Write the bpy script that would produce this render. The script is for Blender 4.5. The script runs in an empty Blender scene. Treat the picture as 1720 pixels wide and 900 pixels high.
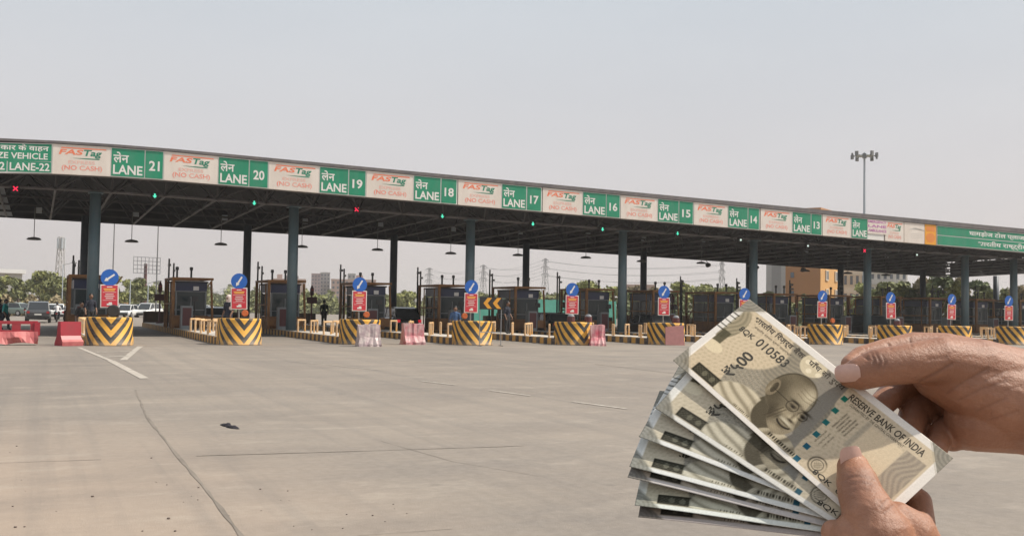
import bpy, math, random
import numpy as np
from mathutils import Vector, Matrix
R = math.radians
SC = bpy.context.scene
COL = SC.collection
rng = random.Random(7)

# ------------------------------------------------------------------ camera, sky, sun, exposure
FPX = 1688.44                      # focal length in pixels of a 1720 px wide picture
PITCH, ROLL, YAW = 0.0408, 0.0162, 0.4428
CAM = np.array([-2.584, -42.103, 1.673])
FW = np.array([math.sin(YAW)*math.cos(PITCH), math.cos(YAW)*math.cos(PITCH), math.sin(PITCH)])
_rt = np.array([math.cos(YAW), -math.sin(YAW), 0.0]); _up = np.cross(_rt, FW)
RT = _rt*math.cos(ROLL) + _up*math.sin(ROLL); UP = -_rt*math.sin(ROLL) + _up*math.cos(ROLL)
cd = bpy.data.cameras.new('camera'); cam = bpy.data.objects.new('camera', cd); COL.objects.link(cam)
cd.sensor_width = 36; cd.lens = 36*FPX/1720; cd.clip_start = 0.05; cd.clip_end = 9000
M = Matrix([[RT[i], UP[i], -FW[i], CAM[i]] for i in range(3)] + [[0, 0, 0, 1]])
cam.matrix_world = M
SC.camera = cam

SUN = Vector((0.78, -0.28, 1.0)).normalized()        # direction towards the sun
SUN_EL = math.asin(SUN.z); SUN_AZ = math.atan2(SUN.x, SUN.y)
world = bpy.data.worlds.new('World'); SC.world = world; world.use_nodes = True
nt = world.node_tree; nt.nodes.clear()
out = nt.nodes.new('ShaderNodeOutputWorld')
sky = nt.nodes.new('ShaderNodeTexSky'); sky.sky_type = 'NISHITA'; sky.sun_disc = False
sky.sun_elevation = SUN_EL; sky.sun_rotation = SUN_AZ; sky.dust_density = 6; sky.air_density = 1.5; sky.altitude = 200
b1 = nt.nodes.new('ShaderNodeBackground'); b1.inputs[1].default_value = 0.08
nt.links.new(sky.outputs[0], b1.inputs[0])
tc = nt.nodes.new('ShaderNodeTexCoord'); sx = nt.nodes.new('ShaderNodeSeparateXYZ'); nt.links.new(tc.outputs['Generated'], sx.inputs[0])
ramp = nt.nodes.new('ShaderNodeValToRGB'); nt.links.new(sx.outputs[2], ramp.inputs[0])
e = ramp.color_ramp.elements; e[0].position = 0.0; e[0].color = (0.64, 0.575, 0.555, 1); e[1].position = 0.33; e[1].color = (0.565, 0.612, 0.658, 1)
e2 = ramp.color_ramp.elements.new(0.13); e2.color = (0.63, 0.608, 0.622, 1)
b2 = nt.nodes.new('ShaderNodeBackground'); b2.inputs[1].default_value = 1.0
cn = nt.nodes.new('ShaderNodeTexNoise'); cn.inputs['Scale'].default_value = 2.2; cn.inputs['Detail'].default_value = 5
mp = nt.nodes.new('ShaderNodeMapping'); mp.inputs['Scale'].default_value = (1, 1, 3.5); nt.links.new(tc.outputs['Generated'], mp.inputs[0]); nt.links.new(mp.outputs[0], cn.inputs['Vector'])
cr = nt.nodes.new('ShaderNodeValToRGB'); nt.links.new(cn.outputs[0], cr.inputs[0])
cr.color_ramp.elements[0].position = 0.3; cr.color_ramp.elements[0].color = (.965, .968, .975, 1); cr.color_ramp.elements[1].position = 0.72; cr.color_ramp.elements[1].color = (1.035, 1.03, 1.025, 1)
cm = nt.nodes.new('ShaderNodeMix'); cm.data_type = 'RGBA'; cm.blend_type = 'MULTIPLY'; cm.inputs[0].default_value = 1.0
nt.links.new(ramp.outputs[0], cm.inputs[6]); nt.links.new(cr.outputs[0], cm.inputs[7]); nt.links.new(cm.outputs[2], b2.inputs[0])
mx = nt.nodes.new('ShaderNodeMixShader'); mx.inputs[0].default_value = 0.88
nt.links.new(b1.outputs[0], mx.inputs[1]); nt.links.new(b2.outputs[0], mx.inputs[2]); nt.links.new(mx.outputs[0], out.inputs[0])
sd = bpy.data.lights.new('sun', 'SUN'); sd.energy = 4.5; sd.angle = R(0.6); sd.color = (1.0, 0.93, 0.82)
so = bpy.data.objects.new('sun', sd); COL.objects.link(so); so.rotation_euler = SUN.to_track_quat('Z', 'Y').to_euler()
SC.view_settings.view_transform = 'Standard'; SC.view_settings.look = 'None'; SC.view_settings.gamma = 1
SC.view_settings.exposure = 0.22; SC.view_settings.use_curve_mapping = False
SC.render.engine = 'CYCLES'
SC.cycles.use_denoising = True
SC.cycles.max_bounces = 6; SC.cycles.volume_bounces = 0; SC.cycles.transparent_max_bounces = 8
SC.cycles.use_fast_gi = False

# ------------------------------------------------------------------ helpers
def ray(x, y): return FW + RT*(x-860)/FPX - UP*(y-450)/FPX
def at_ground(x, y, z=0.0):
    d = ray(x, y); return CAM + d*((z-CAM[2])/d[2])
def at_depth(x, y, D): return CAM + ray(x, y)*D
def at_plane(x, y, v):
    d = ray(x, y); return CAM + d*((v-CAM[1])/d[1])
def horizon(x): return 505.0 + x*(533.0-505.0)/1720
def far_base(x, D):
    p = at_depth(x, horizon(x), D); return np.array([p[0], p[1], 0.0])

def mat(name, col, rough=0.7, metal=0.0, var=0.0, scale=3.0, emit=0.0, col2=None, bump=0.0, bscale=40.0, coat=0.0, spec=None):
    m = bpy.data.materials.new(name); m.use_nodes = True
    n = m.node_tree; p = n.nodes['Principled BSDF']
    c = (*col, 1); p.inputs['Base Color'].default_value = c; p.inputs['Roughness'].default_value = rough; p.inputs['Metallic'].default_value = metal
    if spec is not None: p.inputs['Specular IOR Level'].default_value = spec
    if coat: p.inputs['Coat Weight'].default_value = coat
    if emit: p.inputs['Emission Color'].default_value = c; p.inputs['Emission Strength'].default_value = emit
    t = None
    if var or col2 or bump:
        t = n.nodes.new('ShaderNodeTexCoord')
    if var or col2:
        ns = n.nodes.new('ShaderNodeTexNoise'); ns.inputs['Scale'].default_value = scale; ns.inputs['Detail'].default_value = 6; ns.inputs['Roughness'].default_value = 0.65
        n.links.new(t.outputs['Object'], ns.inputs['Vector'])
        rp = n.nodes.new('ShaderNodeValToRGB'); n.links.new(ns.outputs[0], rp.inputs[0])
        c2 = (*col2, 1) if col2 else (*[x*(1-var) for x in col], 1)
        c1 = c if col2 else (*[min(1, x*(1+var)) for x in col], 1)
        rp.color_ramp.elements[0].position = 0.3; rp.color_ramp.elements[0].color = c2
        rp.color_ramp.elements[1].position = 0.7; rp.color_ramp.elements[1].color = c1
        n.links.new(rp.outputs[0], p.inputs['Base Color'])
    if bump:
        n2 = n.nodes.new('ShaderNodeTexNoise'); n2.inputs['Scale'].default_value = bscale; n2.inputs['Detail'].default_value = 5
        n.links.new(t.outputs['Object'], n2.inputs['Vector'])
        bp = n.nodes.new('ShaderNodeBump'); bp.inputs['Strength'].default_value = bump; bp.inputs['Distance'].default_value = 0.02
        n.links.new(n2.outputs[0], bp.inputs['Height']); n.links.new(bp.outputs[0], p.inputs['Normal'])
    return m

class NT:
    """small helper to write math in a node tree"""
    def __init__(s, m): s.n = m.node_tree
    def math(s, op, a, b=0.0, c=0.0):
        k = s.n.nodes.new('ShaderNodeMath'); k.operation = op
        for i, v in enumerate((a, b, c)):
            if isinstance(v, (int, float)): k.inputs[i].default_value = v
            else: s.n.links.new(v, k.inputs[i])
        return k.outputs[0]
    def mix(s, f, a, b):
        k = s.n.nodes.new('ShaderNodeMix'); k.data_type = 'RGBA'
        for i, v in ((0, f), (6, a), (7, b)):
            if isinstance(v, (int, float)): k.inputs[i].default_value = v
            elif isinstance(v, tuple): k.inputs[i].default_value = (*v, 1)
            else: s.n.links.new(v, k.inputs[i])
        return k.outputs[2]
    def noise(s, vec, scale, detail=5, rough=0.6):
        k = s.n.nodes.new('ShaderNodeTexNoise'); k.inputs['Scale'].default_value = scale; k.inputs['Detail'].default_value = detail; k.inputs['Roughness'].default_value = rough
        s.n.links.new(vec, k.inputs['Vector']); return k.outputs[0]
    def ramp(s, f, stops):
        k = s.n.nodes.new('ShaderNodeValToRGB'); s.n.links.new(f, k.inputs[0])
        el = k.color_ramp.elements
        for i, (p, c) in enumerate(stops):
            q = el[i] if i < 2 else el.new(p)
            q.position = p; q.color = (*c, 1) if isinstance(c, tuple) else (c, c, c, 1)
        return k.outputs[0]
    def obj(s):
        return s.n.nodes.new('ShaderNodeTexCoord').outputs['Object']
    def objvar(s):
        i = s.n.nodes.new('ShaderNodeObjectInfo'); v = s.n.nodes.new('ShaderNodeVectorMath'); v.operation = 'ADD'
        s.n.links.new(s.obj(), v.inputs[0]); s.n.links.new(i.outputs['Location'], v.inputs[1]); return v.outputs[0]
    def sep(s, v):
        k = s.n.nodes.new('ShaderNodeSeparateXYZ'); s.n.links.new(v, k.inputs[0]); return k.outputs
    def mapped(s, v, sc):
        k = s.n.nodes.new('ShaderNodeMapping'); k.inputs['Scale'].default_value = sc; s.n.links.new(v, k.inputs[0]); return k.outputs[0]
    def base(s, c): s.n.links.new(c, s.n.nodes['Principled BSDF'].inputs['Base Color'])

class MB:
    def __init__(s): s.v = []; s.f = []; s.m = []; s.k = 0
    def add(s, vs, fs):
        o = len(s.v); s.v += [tuple(map(float, p)) for p in vs]
        for f in fs: s.f.append([i+o for i in f]); s.m.append(s.k)
        return s
    def box(s, c, d, rz=0.0, tx=1.0, ty=1.0):
        x, y, z = d[0]/2, d[1]/2, d[2]/2; p = []
        for k, (a, b) in ((-1, (1, 1)), (1, (tx, ty))):
            for i, j in ((-1, -1), (1, -1), (1, 1), (-1, 1)):
                px, py = i*x*a, j*y*b
                p.append((c[0]+px*math.cos(rz)-py*math.sin(rz), c[1]+px*math.sin(rz)+py*math.cos(rz), c[2]+k*z))
        return s.add(p, [(3, 2, 1, 0), (4, 5, 6, 7), (0, 1, 5, 4), (1, 2, 6, 5), (2, 3, 7, 6), (3, 0, 4, 7)])
    def tube(s, a, b, r0, r1=None, n=8, cap=True):
        r1 = r0 if r1 is None else r1
        a = Vector(a); b = Vector(b); d = (b-a)
        if d.length < 1e-9: return s
        d.normalize(); u = d.orthogonal().normalized(); w = d.cross(u); p = []
        for q, r in ((a, r0), (b, r1)):
            for i in range(n):
                t = 2*math.pi*(i+.5)/n; p.append(q+u*(math.cos(t)*r)+w*(math.sin(t)*r))
        f = [(i, (i+1) % n, n+(i+1) % n, n+i) for i in range(n)]
        if cap: f += [tuple(range(n-1, -1, -1)), tuple(range(n, 2*n))]
        return s.add(p, f)
    def path(s, pts, r, n=8):
        for a, b in zip(pts[:-1], pts[1:]): s.tube(a, b, r, r, n)
        return s
    def lathe(s, prof, n=24, c=(0, 0, 0), axis='z'):
        p = []
        for r, z in prof:
            for i in range(n):
                t = 2*math.pi*i/n
                q = (r*math.cos(t), r*math.sin(t), z)
                if axis == 'x': q = (z, q[0], q[1])
                if axis == 'y': q = (q[0], z, q[1])
                p.append((c[0]+q[0], c[1]+q[1], c[2]+q[2]))
        f = [(k*n+i, k*n+(i+1) % n, (k+1)*n+(i+1) % n, (k+1)*n+i) for k in range(len(prof)-1) for i in range(n)]
        f.append(tuple(range(n-1, -1, -1))); f.append(tuple(range((len(prof)-1)*n, len(prof)*n)))
        return s.add(p, f)
    def prism(s, poly, fn, t0, t1):
        """poly 2-D outline, fn(x, y, t) -> 3-D"""
        n = len(poly)
        p = [fn(x, y, t0) for x, y in poly]+[fn(x, y, t1) for x, y in poly]
        return s.add(p, [tuple(range(n-1, -1, -1)), tuple(range(n, 2*n))]+[(i, (i+1) % n, n+(i+1) % n, n+i) for i in range(n)])
    def loft(s, rings, close=True):
        n = len(rings[0]); p = [q for r in rings for q in r]
        f = [(k*n+i, k*n+(i+1) % n, (k+1)*n+(i+1) % n, (k+1)*n+i) for k in range(len(rings)-1) for i in range(n)]
        if close: f += [tuple(range(n-1, -1, -1)), tuple(range((len(rings)-1)*n, len(rings)*n))]
        return s.add(p, f)
    def sphere(s, c, r, n=10, sc=(1, 1, 1)):
        m = max(4, n//2); p = [(c[0], c[1], c[2]-r*sc[2])]; f = []
        for j in range(1, m):
            for i in range(n):
                a = -math.pi/2+math.pi*j/m; t = 2*math.pi*i/n
                p.append((c[0]+r*sc[0]*math.cos(a)*math.cos(t), c[1]+r*sc[1]*math.cos(a)*math.sin(t), c[2]+r*sc[2]*math.sin(a)))
        p.append((c[0], c[1], c[2]+r*sc[2])); L = len(p)-1
        for i in range(n):
            f.append((0, 1+(i+1) % n, 1+i)); f.append((L, L-n+i, L-n+(i+1) % n))
            for j in range(m-2): f.append((1+j*n+i, 1+j*n+(i+1) % n, 1+(j+1)*n+(i+1) % n, 1+(j+1)*n+i))
        return s.add(p, f)
    def text(s, txt, fn, box, bold=0.0, shear=0.0, align='C', keep=True):
        """flat lettering fitted in box (x0,y0,x1,y1); fn(x, y) -> 3-D"""
        vs, fs, (ax, ay, bx, by) = glyphs(txt, bold)
        if not vs: return s
        w, h = bx-ax, by-ay; W, H = box[2]-box[0], box[3]-box[1]
        kx, ky = W/w, H/h
        if keep: kx = min(kx, ky*1.25); ky = min(ky, kx*1.6)
        ox = box[0]+(W-w*kx)*{'L': 0, 'C': .5, 'R': 1}[align]; oy = box[1]+(H-h*ky)/2
        return s.add([fn(ox+(x-ax)*kx+shear*(y-ay)*ky, oy+(y-ay)*ky) for x, y in vs], fs)
    def build(s, name, mats, parent=None, loc=None, smooth=False, rz=0.0, rev=False):
        me = bpy.data.meshes.new(name); me.from_pydata(s.v, [], s.f)
        for m in (mats if isinstance(mats, (list, tuple)) else [mats]): me.materials.append(m)
        if any(s.m): me.polygons.foreach_set('material_index', s.m)
        if smooth:
            me.polygons.foreach_set('use_smooth', [True]*len(me.polygons))
        me.validate(); me.update()
        o = bpy.data.objects.new(name, me); COL.objects.link(o)
        if loc is not None: o.location = loc
        if rz: o.rotation_euler.z = rz
        if parent: o.parent = parent
        return o

_gl = {}
def glyphs(txt, bold=0.0):
    k = (txt, bold)
    if k in _gl: return _gl[k]
    c = bpy.data.curves.new('lettering', 'FONT'); c.body = txt; c.offset = bold; c.resolution_u = 3
    o = bpy.data.objects.new('lettering', c); COL.objects.link(o)
    dg = bpy.context.evaluated_depsgraph_get(); dg.update()
    m = bpy.data.meshes.new_from_object(o.evaluated_get(dg))
    vs = [(v.co.x, v.co.y) for v in m.vertices]; fs = [list(p.vertices) for p in m.polygons]
    bpy.data.objects.remove(o); bpy.data.curves.remove(c); bpy.data.meshes.remove(m)
    b = (min(v[0] for v in vs), min(v[1] for v in vs), max(v[0] for v in vs), max(v[1] for v in vs)) if vs else (0, 0, 1, 1)
    _gl[k] = (vs, fs, b); return _gl[k]

def tag(o, label=None, cat=None, group=None, kind=None):
    if label: o['label'] = label
    if cat: o['category'] = cat
    if group: o['group'] = group
    if kind: o['kind'] = kind
    return o
def thing(name, label, cat, loc=(0, 0, 0), rz=0.0, group=None):
    o = bpy.data.objects.new(name, None); COL.objects.link(o); o.location = tuple(map(float, loc)); o.rotation_euler.z = rz; o.empty_display_size = 0.2
    return tag(o, label, cat, group)
def struct(o): o['kind'] = 'structure'; return o
KIDS = {}
def dup(root, loc, rz=None, label=None, group=None):
    def cp(o, par):
        c = o.copy(); COL.objects.link(c)
        if par: c.parent = par
        for ch in [x for x in KIDS[root.name] if x.parent == o]: cp(ch, c)
        return c
    if root.name not in KIDS: KIDS[root.name] = list(root.children_recursive)
    r = cp(root, None); r.location = tuple(map(float, loc))
    if rz is not None: r.rotation_euler.z = rz
    if label: r['label'] = label
    if group: r['group'] = group
    return r

def blob(name, chains, voxel, m, parent=None, smooth=6, extra=None, n=12, loc=None):
    """one continuous skin over tapering limb chains [(point, radius), ...]"""
    b = MB()
    for ch in chains:
        for p, r in ch: b.sphere(p, r, n)
        for (p, r), (q, t) in zip(ch[:-1], ch[1:]): b.tube(p, q, r, t, n)
    for c, r, sc in (extra or []): b.sphere(c, r, n, sc)
    o = b.build(name+'_raw', m)
    md = o.modifiers.new('r', 'REMESH'); md.mode = 'VOXEL'; md.voxel_size = voxel; md.use_smooth_shade = True
    if smooth:
        sm = o.modifiers.new('s', 'SMOOTH'); sm.factor = 0.5; sm.iterations = smooth
    dg = bpy.context.evaluated_depsgraph_get(); dg.update()
    me = bpy.data.meshes.new_from_object(o.evaluated_get(dg)); me.name = name
    me.polygons.foreach_set('use_smooth', [True]*len(me.polygons))
    old = o.data; bpy.data.objects.remove(o); bpy.data.meshes.remove(old)
    o2 = bpy.data.objects.new(name, me); COL.objects.link(o2)
    if not me.materials: me.materials.append(m)
    if parent: o2.parent = parent
    if loc is not None: o2.location = loc
    return o2

# ------------------------------------------------------------------ materials
def concrete_mat():
    m = mat('worn concrete', (0.3, 0.27, 0.24), 0.85); q = NT(m); o = q.obj()
    big = q.noise(o, 0.07, 6, 0.6); mid = q.noise(q.mapped(o, (0.35, 1.1, 1)), 0.55, 8, 0.7); fine = q.noise(o, 9, 6, 0.7); grit = q.noise(o, 60, 3, 0.8)
    c = q.ramp(big, [(0.3, (0.205, 0.172, 0.143)), (0.72, (0.300, 0.252, 0.204))])
    c = q.mix(q.ramp(mid, [(0.38, 0.0), (0.7, 0.65)]), c, (0.160, 0.141, 0.126))
    c = q.mix(q.math('MULTIPLY', q.ramp(fine, [(0.4, 0.0), (0.75, 1.0)]), 0.35), c, (0.36, 0.315, 0.275))
    c = q.mix(q.math('MULTIPLY', q.ramp(grit, [(0.35, 1.0), (0.5, 0.0)]), 0.22), c, (0.16, 0.145, 0.13))
    # soft warm tint painted into the slab colour, fading outward at near left
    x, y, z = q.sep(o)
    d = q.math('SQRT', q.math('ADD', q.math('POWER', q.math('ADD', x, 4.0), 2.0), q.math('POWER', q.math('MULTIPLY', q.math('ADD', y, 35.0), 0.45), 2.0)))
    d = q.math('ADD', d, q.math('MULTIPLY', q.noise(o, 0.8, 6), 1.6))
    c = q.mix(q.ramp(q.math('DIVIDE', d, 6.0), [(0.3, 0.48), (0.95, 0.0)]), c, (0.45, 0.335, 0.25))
    # darker rubber along the middle of the approach lanes
    lane = q.math('ABSOLUTE', q.math('SUBTRACT', q.math('FRACT', q.math('DIVIDE', q.math('ADD', x, 300.0), 5.2)), 0.5))
    zone = q.math('MULTIPLY', q.ramp(lane, [(0.05, 0.34), (0.38, 0.0)]), q.ramp(q.math('DIVIDE', q.math('ADD', y, 26.0), 26.0), [(0.0, 0.0), (1.0, 1.0)]))
    c = q.mix(zone, c, (0.125, 0.113, 0.104))
    pt = q.noise(q.mapped(o, (.22, .5, 1)), 1.0, 7, .62); c = q.mix(q.math('MULTIPLY', q.ramp(pt, [(0.50, 0.0), (0.60, 1.0)]), 0.22), c, (0.145, 0.124, 0.108))
    pw = q.noise(q.mapped(o, (.5, .9, 1)), 1.3, 8, .7); c = q.mix(q.math('MULTIPLY', q.ramp(pw, [(0.54, 0.0), (0.64, 1.0)]), 0.28), c, (0.40, 0.345, 0.285))
    # tyre streaks along the driving direction and a few oil drips
    st_ = q.noise(q.mapped(o, (1.9, 0.05, 1)), 1.0, 6, .65); c = q.mix(q.math('MULTIPLY', q.ramp(st_, [(0.48, 0.0), (0.66, 1.0)]), 0.30), c, (0.135, 0.122, 0.112))
    ol = q.noise(o, 1.7, 2, .4); c = q.mix(q.math('MULTIPLY', q.ramp(ol, [(0.70, 0.0), (0.78, 1.0)]), 0.35), c, (0.11, 0.098, 0.088))
    q.base(c)
    bp = q.n.nodes.new('ShaderNodeBump'); bp.inputs['Strength'].default_value = 0.35; bp.inputs['Distance'].default_value = 0.02
    q.n.links.new(q.math('ADD', fine, grit), bp.inputs['Height']); q.n.links.new(bp.outputs[0], q.n.nodes['Principled BSDF'].inputs['Normal'])
    return m
def chevron_mat():
    """yellow and black V bands painted round the drum"""
    m = mat('chevron paint', (0.8, 0.4, 0.03), 0.6); q = NT(m); o = q.obj(); ov = q.objvar(); x, y, z = q.sep(o)
    s = q.math('ABSOLUTE', q.math('MULTIPLY', q.math('ARCTAN2', x, q.math('MULTIPLY', y, -1.0)), 0.87))
    wob = q.math('MULTIPLY', q.noise(ov, 3.0, 3), 0.05)
    t = q.math('DIVIDE', q.math('ADD', q.math('SUBTRACT', q.math('SUBTRACT', 1.1, z), q.math('MULTIPLY', s, -1.2)), wob), 0.53)
    k = q.math('FRACT', t)
    blk = q.math('GREATER_THAN', k, 0.52)
    dirt = q.ramp(q.noise(ov, 4.0, 7, 0.7), [(0.4, (0.74, 0.37, 0.035)), (0.7, (0.56, 0.32, 0.08))])
    c = q.mix(blk, dirt, (0.030, 0.026, 0.024))
    low = q.math('MULTIPLY', q.ramp(q.math('ADD', z, q.math('MULTIPLY', q.noise(ov, 6.0, 5), 0.3)), [(0.15, 1.0), (0.42, 0.0)]), 0.55)
    c = q.mix(low, c, (0.34, 0.27, 0.21))
    scuff = q.math('MULTIPLY', q.ramp(q.noise(q.mapped(ov, (1.3, 1.3, 4.0)), 1.6, 7, .7), [(0.55, 0.0), (0.68, 1.0)]), 0.6)
    q.base(q.mix(scuff, c, (0.22, 0.14, 0.085)))
    return m
def band_mat(name, a, b, period, axis=1, dirt=0.3):
    m = mat(name, a, 0.75); q = NT(m); o = q.obj(); v = q.sep(o)[axis]
    k = q.math('GREATER_THAN', q.math('FRACT', q.math('DIVIDE', v, period)), 0.5)
    c = q.mix(k, a, b)
    q.base(q.mix(q.math('MULTIPLY', q.ramp(q.noise(o, 5.0, 6), [(0.4, 0.0), (0.7, 1.0)]), dirt), c, (0.30, 0.25, 0.2)))
    return m
MT = dict(
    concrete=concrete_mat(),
    earth=mat('dry earth', (0.34, 0.27, 0.19), 0.95, col2=(0.24, 0.2, 0.13), scale=0.05),
    line=mat('worn road paint', (0.50, 0.455, 0.40), 0.85, col2=(0.28, 0.24, 0.20), scale=7),
    joint=mat('joint tar', (0.19, 0.16, 0.133), 0.9, var=0.3, scale=1.5),
    chev=chevron_mat(),
    kerb=band_mat('kerb paint', (0.62, 0.33, 0.07), (0.05, 0.04, 0.04), 0.8, 1, 0.5),
    ktop=mat('pale island slab', (0.50, 0.46, 0.41), 0.9, var=0.18, scale=1.5),
    rail=mat('yellow rail paint', (0.62, 0.30, 0.055), 0.5, col2=(0.58, 0.46, 0.33), scale=3.0),
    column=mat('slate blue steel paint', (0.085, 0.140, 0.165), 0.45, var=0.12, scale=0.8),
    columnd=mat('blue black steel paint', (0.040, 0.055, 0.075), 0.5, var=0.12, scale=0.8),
    dark=mat('dark roof sheet', (0.034, 0.031, 0.038), 0.8, var=0.2, scale=0.6),
    truss=mat('grey truss paint', (0.16, 0.152, 0.16), 0.6, var=0.2, scale=0.8),
    trussd=mat('dark truss paint', (0.06, 0.057, 0.062), 0.6, var=0.2, scale=0.8),
    soffit=mat('pale soffit sheet', (0.30, 0.33, 0.36), 0.7, var=0.1, scale=0.6),
    cap=mat('roof edge flashing', (0.12, 0.11, 0.115), 0.6, var=0.25, scale=0.7),
    green=mat('sign green', (0.005, 0.245, 0.130), 0.45, var=0.12, scale=0.9),
    white=mat('sign white', (0.74, 0.72, 0.69), 0.5, var=0.04, scale=0.8),
    panel=mat('white panel vinyl', (0.78, 0.71, 0.645), 0.6, col2=(0.68, 0.61, 0.55), scale=0.7),
    lred=mat('faded red lettering', (0.80, 0.20, 0.14), 0.6, col2=(0.80, 0.42, 0.35), scale=1.6),
    lred2=mat('pale red lettering', (0.80, 0.40, 0.33), 0.6, col2=(0.80, 0.52, 0.45), scale=1.6),
    lora=mat('orange red lettering', (0.83, 0.15, 0.06), 0.6, col2=(0.78, 0.26, 0.15), scale=1.6),
    lgrn=mat('dark green lettering', (0.03, 0.22, 0.14), 0.6, var=0.2, scale=1.6),
    lpur=mat('purple lettering', (0.48, 0.16, 0.40), 0.6),
    lgry=mat('faded grey print', (0.60, 0.57, 0.53), 0.6),
    orange=mat('orange emblem board', (0.80, 0.36, 0.035), 0.5),
    blue=mat('blue sign face', (0.012, 0.115, 0.46), 0.4),
    red=mat('red sign face', (0.56, 0.022, 0.045), 0.5, var=0.1, scale=3),
    yel=mat('yellow lettering', (0.85, 0.5, 0.1), 0.5),
    galv=mat('galvanised steel', (0.30, 0.31, 0.32), 0.4, 0.6, var=0.15, scale=4),
    black=mat('black paint', (0.02, 0.02, 0.022), 0.5),
    booth=mat('ochre booth steel', (0.33, 0.145, 0.035), 0.6, col2=(0.15, 0.07, 0.03), scale=2),
    boothw=mat('dull booth panel', (0.20, 0.215, 0.225), 0.5, var=0.15, scale=1.5),
    header=mat('navy booth header', (0.012, 0.022, 0.075), 0.35),
    glass=mat('booth glass', (0.035, 0.05, 0.055), 0.12, spec=0.35),
    rubber=mat('tyre rubber', (0.025, 0.025, 0.027), 0.8),
    amber=mat('amber lens', (0.50, 0.12, 0.03), 0.3),
    lamp=mat('lamp housing grey', (0.16, 0.16, 0.16), 0.5),
    pole=mat('pale pole paint', (0.42, 0.46, 0.50), 0.5),
    maroon=mat('maroon board', (0.10, 0.028, 0.03), 0.6),
    redp=mat('red plastic', (0.36, 0.018, 0.035), 0.45, col2=(0.28, 0.03, 0.04), scale=2),
    pinkp=mat('sun faded pink plastic', (0.50, 0.16, 0.15), 0.6, col2=(0.38, 0.075, 0.08), scale=2.5),
    wrap=mat('dusty plastic wrap', (0.52, 0.45, 0.42), 0.4, col2=(0.33, 0.22, 0.25), scale=4, bump=0.8, bscale=9),
    pinkboard=mat('faded pink sheet', (0.42, 0.19, 0.18), 0.7, var=0.12, scale=5),
    net=mat('sea green shade net', (0.10, 0.36, 0.28), 0.9, var=0.15, scale=1.0),
    sigred=mat('red signal light', (1.0, 0.02, 0.08), 0.5, emit=1.1),
    siggrn=mat('green signal light', (0.10, 0.95, 0.62), 0.5, emit=0.8),
    sigwht=mat('white signal light', (0.75, 0.95, 0.85), 0.5, emit=0.8),
    tail=mat('lit tail light', (1.0, 0.03, 0.05), 0.4, emit=.35),
    tailoff=mat('red lens', (0.35, 0.02, 0.025), 0.3),
    chrome=mat('rim metal', (0.5, 0.5, 0.5), 0.3, 0.8),
    headl=mat('clear lens', (0.75, 0.76, 0.78), 0.15),
    carglass=mat('car glass', (0.03, 0.035, 0.04), 0.08, spec=0.8),
    plate=mat('number plate', (0.7, 0.7, 0.66), 0.5),
)

def streak(m, dust, amt, sc=(0.9, 1, 0.16)):
    q = NT(m); P = q.n.nodes['Principled BSDF']; src = P.inputs['Base Color'].links[0].from_socket
    f = q.math('MULTIPLY', q.ramp(q.noise(q.mapped(q.obj(), sc), 2.2, 7, .7), [(0.42, 0.0), (0.72, 1.0)]), amt)
    q.base(q.mix(f, src, dust))
streak(MT['panel'], (0.54, 0.45, 0.38), .40); streak(MT['green'], (0.10, 0.24, 0.17), .45); streak(MT['cap'], (0.22, 0.19, 0.17), .6); streak(MT['column'], (0.16, 0.18, 0.185), .5, (1.5, 1.5, .25)); streak(MT['red'], (0.45, 0.12, 0.12), .5, (3, 3, 1))
# ------------------------------------------------------------------ ground, road
g = MB(); g.add([(-4000, -300, 0), (4000, -300, 0), (4000, 6000, 0), (-4000, 6000, 0)], [(0, 1, 2, 3)])
struct(g.build('ground', MT['earth']))
g = MB(); g.add([(-40, -90, .004), (130, -90, .004), (130, 210, .004), (-40, 210, .004)], [(0, 1, 2, 3)])
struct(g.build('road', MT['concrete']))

def ribbon(pts, w, z, jit=0.0, seed=1):
    r = random.Random(seed); b = MB(); P = []
    full = []
    for a, c in zip(pts[:-1], pts[1:]):
        n = max(1, int(math.hypot(c[0]-a[0], c[1]-a[1])/0.35)) if jit else 1
        for i in range(n): full.append((a[0]+(c[0]-a[0])*i/n, a[1]+(c[1]-a[1])*i/n))
    full.append(tuple(pts[-1][:2]))
    wob = 0
    for i, p in enumerate(full):
        q = full[min(i+1, len(full)-1)]; o = full[max(i-1, 0)]
        dx, dy = q[0]-o[0], q[1]-o[1]; l = math.hypot(dx, dy) or 1
        wob = wob*.8+r.uniform(-jit, jit); ww = w*(1+(r.uniform(-.6, .6) if jit else 0))/2
        nx, ny = -dy/l, dx/l
        P += [(p[0]+nx*(wob+ww), p[1]+ny*(wob+ww), z), (p[0]+nx*(wob-ww), p[1]+ny*(wob-ww), z)]
    b.add(P, [(2*i, 2*i+1, 2*i+3, 2*i+2) for i in range(len(full)-1)])
    return b
def px(*pts): return [tuple(at_ground(x, y)[:2]) for x, y in pts]
# sawn joints and cracks in the slabs
for i, (pts, w) in enumerate([(px((228, 655), (245, 700), (405, 900), (470, 985)), 0.030), (px((0, 778), (170, 772)), 0.020),
        (px((330, 766), (640, 757), (880, 749)), 0.026), (px((640, 741), (760, 775), (905, 800)), 0.006), (px((600, 900), (760, 889)), 0.012),
        (px((1000, 612), (1140, 628)), 0.05), (px((1000, 640), (1100, 652)), 0.012)]):
    struct(ribbon(pts, w, .008, 0.006, i+3).build('road_joint', MT['joint']))
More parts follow.
